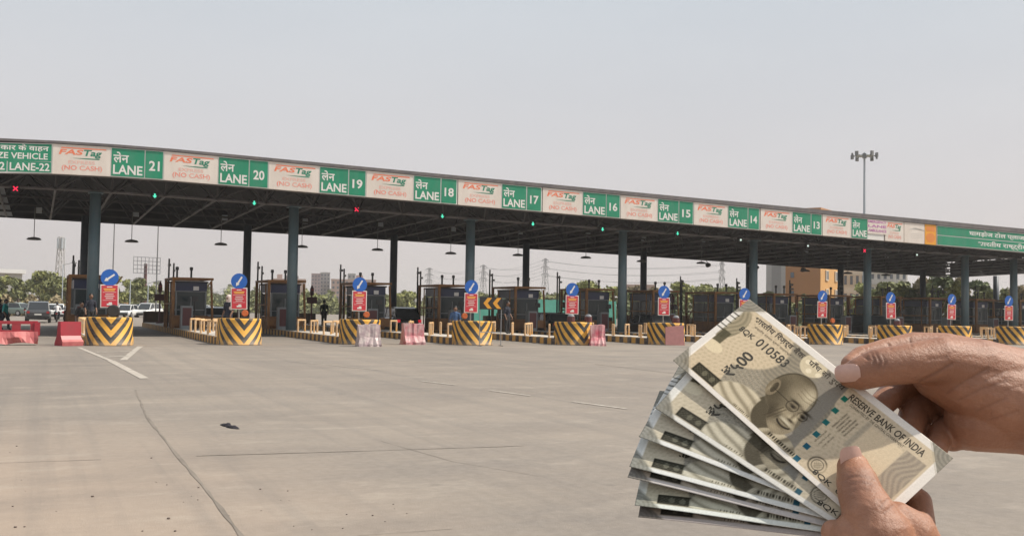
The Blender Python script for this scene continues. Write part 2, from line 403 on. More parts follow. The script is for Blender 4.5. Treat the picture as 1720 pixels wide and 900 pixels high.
# painted lines
for pts, w in [(px((133, 584), (186, 606)), .14), (px((186, 606), (243, 636)), .2), (px((207, 605), (230, 586)), .2),
               (px((160, 592), (222, 590)), .22), (px((176, 600), (212, 598)), .22), (px((230, 586), (236, 582)), .2),
               (px((706, 640), (765, 647)), .1), (px((822, 656), (890, 665)), .1), (px((962, 675), (1052, 687)), .1),
               (px((480, 606), (640, 622)), .05), (px((640, 603), (760, 612)), .05)]:
    struct(ribbon(pts, w, .012, 0.0, 5).build('lane_line', MT['line']))

# ------------------------------------------------------------------ toll canopy
U0, U1 = -9.6, 82.0
def z_fas(u): return 7.70-.019*u-.0040*max(0.0, 4-u)**2          # bottom of the sign band, on the plane y = 9.2
def z_pipe(u): return 7.31-.0145*u-.0030*max(0.0, 2-u)**2        # front bottom chord, y = 12.9
def z_rear(u): return 7.10-.011*u-.00009*u*u
VF, VC, VR = 9.2, 12.9, 31.6
def z_bot(u, v):
    t = (v-VC)/(VR-VC); return z_pipe(u)*(1-t)+z_rear(u)*t
canopy = thing('toll_canopy', 'long dark steel canopy on slate blue columns spanning all the toll lanes', 'canopy', (0, 0, 0))
def strip_uv(us, f0, f1, f2=None, f3=None):
    """box-like strip along u with the corner curves f(u) -> (y, z)"""
    b = MB(); fs = [f for f in (f0, f1, f2, f3) if f]
    rings = [[(u, *f(u)) for f in fs] for u in us]
    return b.loft(rings)
US = list(np.arange(U0, U1+.1, 2.6))
strip_uv(US, lambda u: (VF+.06, z_fas(u)-.02), lambda u: (VF+.30, z_fas(u)-.02), lambda u: (VF+.30, z_fas(u)+1.44), lambda u: (VF+.06, z_fas(u)+1.44)).build('fascia', MT['cap'], canopy)
strip_uv(US, lambda u: (VF-.10, z_fas(u)+1.445), lambda u: (VF+.9, z_fas(u)+1.445), lambda u: (VF+.9, z_fas(u)+1.60), lambda u: (VF-.10, z_fas(u)+1.56+.0035*max(0, u))).build('edge_flashing', MT['cap'], canopy)
strip_uv(US, lambda u: (VF+.9, z_fas(u)+1.32), lambda u: (VR+.3, z_rear(u)+1.55), lambda u: (VR+.3, z_rear(u)+1.63), lambda u: (VF+.9, z_fas(u)+1.43)).build('roof_deck', MT['dark'], canopy)
strip_uv(US, lambda u: (VR, z_rear(u)), lambda u: (VR+.22, z_rear(u)), lambda u: (VR+.22, z_rear(u)+1.54), lambda u: (VR, z_rear(u)+1.54)).build('rear_fascia', MT['dark'], canopy)
for ue in (U0-.09, U1+.09):
    MB().prism([(VF+.3, z_fas(ue)), (VR, z_rear(ue)), (VR, z_rear(ue)+1.5), (VF+.3, z_fas(ue)+1.4)], lambda a, c, t: (t, a, c), ue-.05, ue+.05).build('end_panel', MT['dark'], canopy)
# pale sheeting under the first bay
MB().prism([(U0, VC+.3), (-4.15, VC+.3), (-4.05, VR-.1), (U0, VR-.1)], lambda a, c, t: (a, c, z_bot(a, c)+t), .06, .10).build('soffit_panel', MT['soffit'], canopy)
bc = MB(); cross = MB(); web = MB(); tie = MB()
vs_nodes = [VC, 17.5, 22.1, 26.6, 31.2]
for i, v in enumerate(vs_nodes):
    for a, c in zip(US[:-1], US[1:]):
        (bc if i == 0 else cross).tube((a, v, z_bot(a, v)), (c, v, z_bot(c, v)), .075 if i == 0 else .06, n=6)
for j, u in enumerate(US[::1]):
    for a, c in zip(vs_nodes[:-1], vs_nodes[1:]):
        tie.tube((u, a, z_bot(u, a)), (u, c, z_bot(u, c)), .065, n=6)
def z_top(u, v):
    t = (v-VF)/(VR-VF); return (z_fas(u)+1.25)*(1-t)+(z_rear(u)+1.45)*t
for a, c in zip(US[:-1], US[1:]):
    m = (a+c)/2
    for v0, v1 in zip(vs_nodes[:-1], vs_nodes[1:]):
        w = (v0+v1)/2; top = (m, w, z_top(m, w))
        for uu, vv in ((a, v0), (c, v0), (a, v1), (c, v1)): web.tube((uu, vv, z_bot(uu, vv)), top, .045, n=5)
    # front cantilever lattice between sign band and front chord
    web.tube((a, VC, z_bot(a, VC)), (m, VF+.6, z_fas(m)+.12), .045, n=5); web.tube((c, VC, z_bot(c, VC)), (m, VF+.6, z_fas(m)+.12), .045, n=5)
    web.tube((m, VF+.6, z_fas(m)+.12), (m, VC-1.2, z_top(m, VC-1.2)), .04, n=5)
    web.tube((a, VC, z_bot(a, VC)), (a, VC-1.0, z_top(a, VC-1.0)), .05, n=5)
for a, c in zip(US[:-1], US[1:]):
    web.tube((a, VF+.6, z_fas(a)+.12), (c, VF+.6, z_fas(c)+.12), .06, n=6)
bc.build('front_chord', MT['truss'], canopy)
web.add(cross.v, cross.f); web.k = 1; web.add(tie.v, tie.f); web.build('lattice', [MT['trussd'], MT['truss']], canopy)
FRONT = [(155, 500), (490, 505), (788.5, 500), (1045, 500), (1265.5, 470), (1457, 470), (1621, 470)]
for i, (x, y) in enumerate(FRONT):
    p = at_plane(x, y, VC)
    b = MB(); b.tube((0, 0, 0), (0, 0, z_pipe(p[0])-.04), .29, .27, 24); b.box((0, 0, .03), (.9, .9, .06)); b.box((0, 0, z_pipe(p[0])-.1), (.7, .7, .05))
    b.build('column', MT['column'], canopy, (p[0], VC, 0), smooth=False)
for u in (67.6, 78.0):
    b = MB(); b.tube((0, 0, 0), (0, 0, z_pipe(u)-.04), .29, .27, 24); b.box((0, 0, .03), (.9, .9, .06)); b.build('column', MT['column'], canopy, (u, VC, 0))
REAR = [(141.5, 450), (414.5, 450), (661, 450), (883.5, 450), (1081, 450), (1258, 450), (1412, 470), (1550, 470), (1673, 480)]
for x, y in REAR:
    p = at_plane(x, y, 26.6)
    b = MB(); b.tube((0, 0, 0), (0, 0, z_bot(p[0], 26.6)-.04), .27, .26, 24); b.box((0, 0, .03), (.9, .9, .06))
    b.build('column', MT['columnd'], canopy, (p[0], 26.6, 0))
for o in canopy.children:
    if o.name.startswith('column'): o.data.polygons.foreach_set('use_smooth', [len(p.vertices) == 4 and abs(p.normal.z) < .5 and p.area > .3 for p in o.data.polygons])

# ------------------------------------------------------------------ sign boards on the canopy
def fu(x, y=None):
    yy = 272+(x-90)*.0826 if y is None else y
    return at_plane(x, yy, VF)[0]
def FS(off=0.0):
    return lambda u, h: (u, VF-off, z_fas(u)+h)
def board(b, u0, u1, h0, h1, back, front):
    b.prism([(u0, h0), (u1, h0), (u1, h1), (u0, h1)], lambda a, h, t: (a, VF-t, z_fas(a)+h), back, front)
GH0, GH1 = .06, 1.38
def fast_panel(x0, x1, label, faded=0):
    u0, u1 = fu(x0), fu(x1); w = u1-u0; c = (u0+u1)/2
    t = thing('express_panel', label, 'sign', (c, VF, z_fas(c)), group='white express panels along the canopy')
    def P(o): o.location = (-c, -VF, -z_fas(c)); return o
    b = MB(); board(b, u0, u1, .02, 1.42, -.05, .05); P(b.build('board', MT['panel'], t))
    h = lambda f: .02+1.4*f
    r = MB(); r.text('FAS', FS(.054), (u0+w*.10, h(.66), u0+w*.50, h(.84)), .03, .35, 'L', False)
    r.prism([(u0+w*.13, h(.87)), (u0+w*.93, h(.87)), (u0+w*.91, h(.905)), (u0+w*.15, h(.905))], lambda a, q, s: (a, VF-s, z_fas(a)+q), .05, .056)
    P(r.build('logo_lettering', MT['lora'], t))
    k = MB(); k.text('Tag', FS(.054), (u0+w*.50, h(.575), u0+w*.82, h(.85)), .03, .25, 'L', False)
    k.prism([(u0+w*.34, h(.555)), (u0+w*.60, h(.53)), (u0+w*.80, h(.53)), (u0+w*.82, h(.565)), (u0+w*.62, h(.565))], lambda a, q, s: (a, VF-s, z_fas(a)+q), .05, .056)
    P(k.build('logo_tail', MT['lgrn'], t))
    n = MB(); n.text('EXPRESS', FS(.054), (u0+w*.27, h(.36), u0+w*.73, h(.47)), .012, 0, 'C', False); P(n.build('lettering', MT['lred2'], t))
    n = MB(); n.text('(NO CASH)', FS(.054), (u0+w*.16, h(.10), u0+w*.86, h(.31)), .018, 0, 'C', False); P(n.build('lettering', MT['lred'], t))
    return t
def lane_sign(xa, xb, xc, xd, num, label):
    u0, u1, u2, u3 = fu(xa), fu(xb), fu(xc), fu(xd); c = (u0+u3)/2
    t = thing('lane_sign', label, 'sign', (c, VF, z_fas(c)), group='green lane number signs along the canopy')
    def P(o): o.location = (-c, -VF, -z_fas(c)); return o
    b = MB(); board(b, u0-.06, u3+.06, .02, 1.42, -.05, .03); P(b.build('frame', MT['white'], t))
    b = MB(); board(b, u0, u1, GH0, GH1, .03, .05); P(b.build('board', MT['green'], t))
    w = u1-u0
    k = MB(); k.text('\u0932\u0947\u0928', FS(.054), (u0+w*.05, .70, u0+w*.52, 1.22), .02, 0, 'L', False)
    k.text('LANE', FS(.054), (u0+w*.05, .15, u0+w*.95, .60), .025, 0, 'C', False); P(k.build('lettering', MT['white'], t))
    if num:
        b = MB(); board(b, u2, u3, GH0, GH1, .03, .05); P(b.build('number_board', MT['green'], t))
        w = u3-u2
        k = MB(); k.text(num, FS(.054), (u2+w*.2, .42, u2+w*.82, .90), .025, 0, 'C', False); P(k.build('numerals', MT['white'], t))
    return t
LS = [(187, 242, 244, 273, '21'), (367, 417, 419, 449, '20'), (537, 584, 586, 613, '19'), (695, 739, 741, 766, '18'), (843, 883, 885, 908, '17'),
      (979, 1017, 1018.5, 1040, '16'), (1105, 1139, 1140.5, 1163, '15'), (1223, 1255, 1256.5, 1274, '14'), (1331, 1361, 1362.5, 1379, '13')]
for a in LS: lane_sign(*a, f'green lane sign reading LANE {a[4]} on the canopy edge')
FP = [(88, 185, 21), (275, 365, 20), (451, 535, 19), (615, 693, 18), (769, 841, 17), (911, 977, 16), (1042, 1103, 15), (1165, 1221, 14), (1277, 1329, 13), (1381, 1428, 12)]
for x0, x1, n in FP: fast_panel(x0, x1, f'white NO CASH panel just left of the green lane {n} sign' if n > 12 else 'white NO CASH panel between the lane 13 sign and the half covered lane sign')
# the half covered lane sign with its paper sheet
lane_sign(1430, 1456, 0, 1483, None, 'green lane sign half covered by a white sheet with purple words')
u0, u1 = fu(1456), fu(1483)
c = (u0+u1)/2; t = thing('notice_sheet', 'white sheet with purple lettering over the half covered lane sign', 'notice', (c, VF, z_fas(c)))
b = MB(); board(b, u0-.5*0, u1+.3, .42, 1.40, .055, .07); b.build('sheet', MT['panel'], t).location = (-c, -VF, -z_fas(c))
k = MB()
for i, s in enumerate(['EMERGENCY', 'LANE', 'AMBULANCE']): k.text(s, FS(.074), (u0+.05, 1.16-.3*i, u1+.25, 1.34-.3*i), .03, 0, 'C', i != 1)
k.build('lettering', MT['lpur'], t).location = (-c, -VF, -z_fas(c))
fast_panel(1486, 1517, 'narrow white NO CASH panel right of the sheet with purple lettering')
u0, u1 = fu(1518), fu(1552); c = (u0+u1)/2
t = thing('blank_panel', 'white panel with a faded grey emblem beside the orange board', 'sign', (c, VF, z_fas(c)))
b = MB(); board(b, u0, u1, .02, 1.42, -.05, .05); b.build('board', MT['panel'], t).location = (-c, -VF, -z_fas(c))
k = MB()
for i in range(5): k.prism([(u0+.5+.12*i, .95+.04*i), (u0+1.6+.1*i, 1.02-.03*i), (u0+1.6+.1*i, 1.045-.03*i), (u0+.5+.12*i, .975+.04*i)], lambda a, h, s: (a, VF-s, z_fas(a)+h), .051, .056)
for i in range(3): k.prism([(u0+.6, .40+.13*i), (u0+1.7, .40+.13*i), (u0+1.7, .425+.13*i), (u0+.6, .425+.13*i)], lambda a, h, s: (a, VF-s, z_fas(a)+h), .051, .056)
k.build('faded_print', MT['lgry'], t).location = (-c, -VF, -z_fas(c))
u0, u1 = fu(1553), fu(1571); c = (u0+u1)/2
t = thing('emblem_board', 'orange board with a round road emblem left of the long green board', 'sign', (c, VF, z_fas(c)))
b = MB(); board(b, u0, u1, .02, 1.42, -.05, .05); b.build('board', MT['orange'], t).location = (-c, -VF, -z_fas(c))
k = MB(); cw = (u0+u1)/2
k.prism([(cw-.42, .95), (cw+.42, .95), (cw+.42, 1.28), (cw-.42, 1.28)], lambda a, h, s: (a, VF-s, z_fas(a)+h), .05, .056)
k.prism([(cw+.45*math.cos(q*.4), .5+.33*math.sin(q*.4)) for q in range(16)], lambda a, h, s: (a, VF-s, z_fas(a)+h), .05, .056)
k.build('emblem', mat('emblem gold', (0.72, 0.25, 0.05), 0.5), t).location = (-c, -VF, -z_fas(c))
u0, u1 = fu(1573), U1
c = fu(1650); t = thing('name_board', 'long green two line board in Hindi at the far end of canopy', 'sign', (c, VF, z_fas(c)))
b = MB(); board(b, u0, u1, .02, 1.42, -.05, .03); b.build('frame', MT['white'], t).location = (-c, -VF, -z_fas(c))
b = MB(); board(b, u0+.05, u1-.05, .07, .70, .03, .05); board(b, u0+.05, u1-.05, .77, 1.38, .03, .05); b.build('board', MT['green'], t).location = (-c, -VF, -z_fas(c))
k = MB(); k.text('\u0918\u093e\u092e\u0921\u093c\u094b\u091c \u091f\u094b\u0932 \u092a\u094d\u0932\u093e\u091c\u093e \u092e\u0947\u0902 \u0906\u092a\u0915\u093e', FS(.054), (fu(1627), .82, fu(1627)+9.0, 1.32), .02, 0, 'L', False)
k.text('\u092d\u093e\u0930\u0924\u0940\u092f \u0930\u093e\u0937\u094d\u091f\u094d\u0930\u0940\u092f \u0930\u093e\u091c\u092e\u093e\u0930\u094d\u0917', FS(.054), (fu(1642), .12, fu(1642)+8.2, .62), .02, 0, 'L', False)
k.build('lettering', MT['white'], t).location = (-c, -VF, -z_fas(c))
# oversize vehicle board, running out at the left end
u1 = fu(86); u0 = u1-7.2; c = (u0+u1)/2
t = thing('oversize_sign', 'green board reading OVERSIZE VEHICLE above two LANE-22 plates', 'sign', (c, VF, z_fas(c)))
b = MB(); board(b, u0-.06, u1+.06, .02, 1.42, -.05, .03); b.build('frame', MT['white'], t).location = (-c, -VF, -z_fas(c))
b = MB(); board(b, u0, u1, .58, GH1, .03, .05); um = u1-1.82
board(b, um+.03, u1, GH0, .54, .03, .05); board(b, um-1.9, um-.03, GH0, .54, .03, .05); board(b, u0, um-1.96, GH0, .54, .03, .05)
b.build('board', MT['green'], t).location = (-c, -VF, -z_fas(c))
k = MB(); k.text('\u0905\u0924\u093f \u0906\u0915\u093e\u0930 \u0915\u0947 \u0935\u093e\u0939\u0928'.replace('\u0924\u093f', '\u093f\u0924'), FS(.054), (u1-3.35, 1.0, u1-.12, 1.34), .02, 0, 'R', False)
k.text('OVERSIZE VEHICLE', FS(.054), (u1-3.55, .65, u1-.15, .94), .02, 0, 'R', False)
k.text('LANE-22', FS(.054), (um+.1, .12, u1-.06, .48), .02, 0, 'C', False); k.text('LANE-22', FS(.054), (um-1.85, .12, um-.1, .48), .02, 0, 'C', False)
k.build('lettering', MT['white'], t).location = (-c, -VF, -z_fas(c))

# ------------------------------------------------------------------ lane signals and hanging lamps
SG = [(26, 317, 'red', 22), (260, 329, 'grn', 21), (427, 341, 'grn', 20), (599, 352, 'red', 19), (743, 363, 'grn', 18), (895, 376, 'grn', 17),
      (1012, 385, 'grn', 16), (1138, 392, 'grn', 15), (1244, 403, 'wht', 14), (1357, 413, 'wht', 13), (1452, 421, 'red', 12), (1540, 428, 'wht', 11)]
for x, y, kcol, lane in SG:
    p = at_plane(x, y, VC-.25)
    nm = {'red': 'red cross lane signal lit under the canopy', 'grn': 'green arrow lane signal lit under the canopy', 'wht': 'pale lit lane signal under the canopy'}[kcol]
    t = thing('lane_signal', f'{nm} over lane {lane}', 'signal', p, group='lane signals on the front chord')
    b = MB(); b.box((0, .06, 0), (.36, .14, .36)); b.tube((0, .1, .2), (0, .25, z_pipe(p[0])-p[2]+.05), .03, n=6); b.build('housing', MT['black'], t)
    b = MB()
    if kcol == 'red':
        for s in (1, -1): b.prism([(-.12, -.085*s), (-.085, -.12*s), (.12, .085*s), (.085, .12*s)], lambda a, h, q: (a, -q, h), .012, .02+.002*s)
    elif kcol == 'grn':
        b.prism([(0, -.12), (.11, 0), (.04, .0), (.04, .11), (-.04, .11), (-.04, 0), (-.11, 0)], lambda a, h, q: (a, -q, h), .012, .02)
    else: b.prism([(.07*math.cos(q*.63), .07*math.sin(q*.63)) for q in range(10)], lambda a, h, q: (a, -q, h), .012, .02)
    b.build('light_face', MT['sig'+kcol], t)
lamp = None
LP = [(57, 403, 22), (221, 407, 21), (371, 412, 20), (507, 416, 19), (634, 421, 18), (757, 427, 17), (870, 430, 16), (984, 434, 15), (1078, 440, 14), (1178, 443, 13), (1262, 448, 12), (1352, 456, 11), (1424, 460, 10), (1488, 463, 9)]
for x, y, lane in LP:
    p = at_plane(x, y, 24.5); h = z_bot(p[0], 24.5)-p[2]
    lb = f'grey wide lamp hanging on a rod from canopy over lane {lane}'
    if lamp is None:
        t = thing('hanging_lamp', lb, 'lamp', p, group='lamps hanging under the canopy'); lamp = t
        b = MB(); b.lathe([(.36, 0), (.42, .02), (.34, .12), (.12, .17), (.05, .18)], 16); b.build('lamp_shade', MT['lamp'], t, smooth=False)
        b = MB(); b.tube((0, 0, .17), (0, 0, h+.1), .022, n=6); b.build('rod', MT['lamp'], t)
        b = MB(); b.box((.22, .1, h-.05), (.32, .2, .34)); b.build('junction_box', MT['pole'], t)
        KIDS[t.name] = list(t.children_recursive)
    else: dup(lamp, p, label=lb)
# small round floodlights tucked under the rear edge
for x, y, n in [(1190, 445, 13), (1271, 449, 12), (1350, 453, 11)]:
    p = at_plane(x, y, 30.5)
    t = thing('floodlight', f'small round floodlight under the rear canopy edge near lane {n}', 'floodlight', p, group='floodlights under the rear edge')
    b = MB(); b.lathe([(.12, -.2), (.2, .0), (.22, .16), (.05, .24)], 12, axis='y'); b.build('lamp_head', MT['black'], t)
    b = MB(); b.tube((0, .1, .1), (0, .4, z_rear(p[0])-p[2]+.1), .03, n=6); b.build('bracket', MT['black'], t)

# ------------------------------------------------------------------ toll islands
NOSE = [(183, 581), (403, 580), (606, 579), (795, 580), (966, 580), (1121, 579.5), (1258, 579.5), (1388, 579), (1505, 579.5), (1606, 579), (1703, 579)]
IS = []
for x, y in NOSE:
    p = at_ground(x, y); d = p[:2]-CAM[:2]; d = d/np.linalg.norm(d); IS.append((p[0]+.87*d[0], p[1]+.87*d[1]-.87))
IS += [(IS[-1][0]+5.2*i, 0.1) for i in (1, 2, 3, 4)]
WORD = {22: 'twenty two', 21: 'twenty one', 20: 'twenty', 19: 'nineteen', 18: 'eighteen', 17: 'seventeen', 16: 'sixteen', 15: 'fifteen', 14: 'fourteen', 13: 'thirteen', 12: 'twelve', 11: 'eleven', 10: 'ten', 9: 'nine', 8: 'eight', 7: 'seven', 6: 'six'}
def between(k): return f'between lanes {WORD[22-k]} and {WORD[21-k]}'

def barrel_mesh():
    b = MB(); n = 40; rings = []
    prof = [(0, 1.03), (.05, 1.03), (.06, 1.0), (1.02, .985), (1.08, .97), (1.1, .93)]
    for z, s in prof:
        r = .87*s; rg = []
        for i in range(n):
            t = math.pi*i/(n-1)+math.pi
            rg.append((r*math.cos(t), r*math.sin(t), z))
        rg += [(r, .55, z), (-r, .55, z)]
        rings.append(rg)
    return b.loft(rings)
SIGN_TXT = 1
def arrow_sign(k):
    t = thing('keep_left_sign', f'blue disc arrow sign over red board on barrel {between(k)}', 'road sign', (IS[k][0], IS[k][1]+1.28, 1.1), group='blue arrow signs on the barrels')
    t.rotation_euler = (rng.uniform(-.03, .03), rng.uniform(-.03, .03), rng.uniform(-.12, .10))
    b = MB(); b.tube((0, 0, 0), (0, 0, 1.75), .035, n=8); b.build('post', MT['galv'], t)
    b = MB(); b.lathe([(.335, -.05), (.335, -.065)], 28, (0, 0, 1.56), 'y'); d = b.build('disc', MT['blue'], t)
    b = MB(); 
    def A(a, h): 
        q = R(215 if k == 0 else 238); return (a*math.cos(q)-h*math.sin(q), a*math.sin(q)+h*math.cos(q)+1.56)
    b.prism([A(*q) for q in [(-.22, -.035), (.10, -.035), (.10, -.085), (.24, 0), (.10, .085), (.10, .035), (-.22, .035)]], lambda a, h, q: (a, -q, h), .067, .072)
    b.build('arrow', MT['white'], d)
    b = MB(); b.box((0, -.055, .83), (.68, .015, .92)); p = b.build('board', MT['white'], t)
    b = MB(); b.box((0, -.066, .83), (.60, .008, .84)); b.build('face', MT['red'], p)
    b = MB()
    for z, w, hh in [(1.19, .2, .035), (.90, .30, .028), (.82, .36, .028), (.74, .28, .028)]: b.box((0, -.0725, z), (w, .005, hh))
    # pictogram panel of a vehicle and thin rules
    b.box((0, -.0725, .98), (.5, .005, .012)); b.box((0, -.0725, .665), (.5, .005, .012)); b.box((0, -.0725, .50), (.20, .005, .07)); b.box((.03, -.0725, .56), (.12, .005, .05)); 
    b.build('print', MT['white'], p)
    b = MB()
    for z, w in ((1.11, .44), (1.05, .38)): b.box((0, -.0725, z), (w, .005, .035))
    b.build('header_print', MT['yel'], p)
    return t
def hoop(w, mid):
    b = MB(); b.path([(0, 0, 0), (0, 0, .60), (w, 0, .60), (w, 0, 0)], .05, 8)
    for x in (0, w): b.sphere((x, 0, .60), .052, 8)
    if mid: b.tube((w/2, 0, 0), (w/2, 0, .60), .042, n=8)
    return b
HOOPM = [hoop(.58, False).build('guard_hoop', MT['rail']), hoop(1.35, True).build('guard_hoop', MT['rail'])]
HM = [o.data for o in HOOPM]
for o in HOOPM: bpy.data.objects.remove(o)

def make_booth():
    t = thing('toll_booth', 'x', 'toll booth', (0, 0, 0), group='toll booths on the islands')
    b = MB(); b.box((0, 0, .35), (1.66, 2.6, .70)); b.build('base_panel', MT['booth'], t)
    b = MB()
    for x in (-.79, .79):
        for y in (-1.26, 0, 1.26): b.box((x, y, 1.38), (.08, .08, 1.36))
    b.box((0, -1.26, 1.02), (1.5, .06, .05)); b.box((0, -1.26, 2.04), (1.5, .06, .05)); b.box((0, -1.265, 1.4), (.05, .05, .72))
    for x in (-.79, .79): b.box((x, 0, 1.02), (.06, 2.44, .05))
    b.build('window_frame', MT['boothw'], t)
    b = MB(); b.box((0, -1.24, 1.37), (1.50, .02, 1.30)); b.build('windscreen', MT['glass'], t)
    for x in (-.77, .77):
        b = MB(); b.box((x, 0, 1.37), (.02, 2.42, 1.30)); b.build('side_window', MT['glass'], t)
    b = MB(); b.box((0, 0, 2.30), (1.68, 2.62, .46)); b.build('header', MT['header'], t)
    b = MB(); b.box((0, .0, 2.57), (1.8, 2.8, .08)); b.build('roof', MT['dark'], t)
    b = MB(); b.box((.25, -1.33, 2.22), (.30, .03, .22)); b.build('notice', MT['white'], t)
    b = MB(); b.box((0, -.2, .76), (1.3, .7, .1)); b.box((.3, -.5, 1.05), (.4, .06, .3)); b.build('desk', MT['black'], t)
    return t
def make_frame():
    t = thing('booth_guard', 'x', 'guard frame', (0, 0, 0), group='ochre guard frames round the booths')
    b = MB()
    for y in (-1.75, 1.75):
        b.box((-1.02, y, 1.34), (.14, .14, 2.68)); b.tube((1.12, y, 0), (.98, y, 2.62), .065, n=8)
        b.box((0, y, 2.74), (2.2, .13, .12))
    for x in (-1.02, 1.02): b.box((x, 0, 2.745), (.13, 3.36, .11))
    b.box((-1.02, 0, 1.35), (.08, 3.36, .08)); b.box((0, -1.78, .42), (2.0, .06, .5)); 
    for y in (-.9, .9): b.box((-1.02, y, 1.3), (.06, .06, 2.6))
    b.build('frame', MT['booth'], t)
    for x, y in ((-.85, -1.75), (-.1, -1.75)):
        b = MB(); b.tube((x, y, 2.8), (x, y, 3.2), .055, n=8); b.lathe([(.09, 3.2), (.09, 3.36), (.04, 3.38)], 10, (x, y, 0)); b.build('flue', MT['black'], t)
    return t
booth0 = make_booth(); frame0 = make_frame()
KIDS[booth0.name] = list(booth0.children_recursive); KIDS[frame0.name] = list(frame0.children_recursive)
def make_stand():
    t = thing('signal_stand', 'x', 'signal stand', (0, 0, 0), group='maroon signal stands at the exit ends')
    b = MB(); b.tube((0, 0, 0), (0, 0, 2.55), .06, n=8); b.box((0, 0, .05), (.4, .4, .1)); b.build('post', MT['maroon'], t)
    b = MB(); b.box((0, -.07, 1.75), (.74, .06, .46)); b.build('board', MT['maroon'], t)
    b = MB(); b.lathe([(.10, 2.1), (.14, 2.15), (.14, 2.55), (.03, 2.85)], 10); b.box((0, -.1, 2.4), (.2, .14, .5)); h = b.build('signal_head', MT['maroon'], t)
    b = MB(); b.lathe([(.07, -.17), (.07, -.19)], 10, (0, 0, 2.5), 'y'); b.build('lens', MT['tailoff'], h)
    return t
stand0 = make_stand(); KIDS[stand0.name] = list(stand0.children_recursive)
barrel0 = barrel_mesh().build('crash_barrel', MT['chev'])
BM = barrel0.data; bpy.data.objects.remove(barrel0)
BM.polygons.foreach_set('use_smooth', [len(p.vertices) == 4 and abs(p.normal.z) < .3 and p.center.y < .2 for p in BM.polygons])
BMR = BM.copy(); BMR.materials.clear(); BMR.materials.append(mat('grimy rear drum paint', (0.10, 0.055, 0.03), 0.8, col2=(0.05, 0.04, 0.03), scale=2))
for k, (u, v) in enumerate(IS):
    # kerbed island
    isl = thing('toll_island', f'raised island with striped kerb {between(k)}', 'traffic island', (u, v, 0), group='kerbed toll islands')
    b = MB(); L = 34-v
    poly = [(-.93, L-.9), (-.93, 1.05), (-.7, .85), (.7, .85), (.93, 1.05), (.93, L-.9)]
    b.prism(poly, lambda a, c, z: (a, c+.15, z), 0, .30); b.build('kerb', MT['kerb'], isl)
    b = MB(); b.prism([(a*.9, c+(.06 if c < 2 else 0)) for a, c in poly], lambda a, c, z: (a, c+.15, z), .30, .325); b.build('top_slab', MT['ktop'], isl)
    br = bpy.data.objects.new('crash_barrel', BM); COL.objects.link(br); br.location = (u, v+.87, 0)
    tag(br, f'striped yellow and black round crash barrel {between(k)}', 'crash barrel', 'striped crash barrels at the island noses')
    rb = bpy.data.objects.new('exit_barrel', BMR); COL.objects.link(rb); rb.location = (u, 33.4, 0); rb.rotation_euler.z = math.pi
    tag(rb, f'grimy dark round barrel at the exit end {between(k)}', 'crash barrel', 'dark barrels at the exit ends')
    arrow_sign(k)
    for s in (-1, 1):
        vv = v+2.1 if s < 0 else v+2.5
        while vv < (12.2 if s < 0 else 11.0):
            li = rng.random() < (.15 if k < 3 else .6)
            if abs(vv-VC+.5) > .9 or s > 0:
                h = bpy.data.objects.new('guard_hoop', HM[1 if li else 0]); COL.objects.link(h); h.location = (u+(-.78 if s < 0 else .25), vv, .32); h.rotation_euler.z = R((62 if li else 38) if s < 0 else (70 if li else 40))
                tag(h, f'low yellow guard hoop on the {"left" if s < 0 else "right"} kerb {between(k)}', 'guard hoop', f'guard hoops on the {"left" if s < 0 else "right"} kerb {between(k)}')
            vv += (1.3 if li else .5)+(rng.uniform(1.0, 2.0) if s < 0 else rng.uniform(2.2, 3.8))
    bo = booth0 if k == 0 else dup(booth0, (0, 0, 0)); bo.location = (k*5.2+.1, 17.4+rng.uniform(-.25, .25), .32); bo.rotation_euler.z = rng.uniform(-.02, .02)
    bo['label'] = f'glazed toll booth with navy header {between(k)}'
    fr = frame0 if k == 0 else dup(frame0, (0, 0, 0)); fr.location = (k*5.2+.1, 17.4, .322)
    fr['label'] = f'ochre steel guard frame round the booth {between(k)}'
    st = stand0 if k == 0 else dup(stand0, (0, 0, 0)); st.location = (k*5.2-.1, 29.7, .322)
    st['label'] = f'maroon signal stand behind the booth {between(k)}'
def make_boom():
    t = thing('boom_barrier', 'x', 'boom barrier', (0, 0, 0), group='boom barriers beyond the booths')
    b = MB(); b.box((0, 0, .5), (.34, .42, 1.0)); b.box((0, 0, 1.03), (.38, .46, .06)); b.build('cabinet', MT['booth'], t)
    b = MB(); b.tube((0, -.25, .92), (1.4, -.25, 2.9), .045, n=6); b.build('boom', MT['rail'], t)
    return t
def make_campole():
    t = thing('camera_pole', 'x', 'camera pole', (0, 0, 0), group='camera poles beside the booths')
    b = MB(); b.tube((0, 0, 0), (0, 0, 4.0), .06, .05, n=8); b.tube((.3, .25, 0), (.3, .25, 3.75), .055, .05, n=8); b.build('pole', MT['black'], t)
    b = MB(); b.box((0, -.16, 3.62), (.14, .34, .14)); b.build('camera', MT['lamp'], t)
    b = MB(); b.box((.3, .1, 3.3), (.12, .3, .12)); b.build('camera', MT['lamp'], t)
    return t
def make_cabinet():
    t = thing('equipment_cabinet', 'x', 'cabinet', (0, 0, 0), group='equipment cabinets on the islands')
    b = MB(); b.box((0, 0, .62), (.6, .5, 1.24)); b.build('body', MT['boothw'], t)
    b = MB(); b.box((0, -.255, .66), (.46, .015, .95)); b.build('door', MT['maroon'], t)
    b = MB(); b.tube((.42, 0, 0), (.42, 0, 1.7), .04, n=6); b.box((.42, -.05, 1.62), (.34, .06, .28)); b.build('ticket_reader', MT['black'], t)
    return t
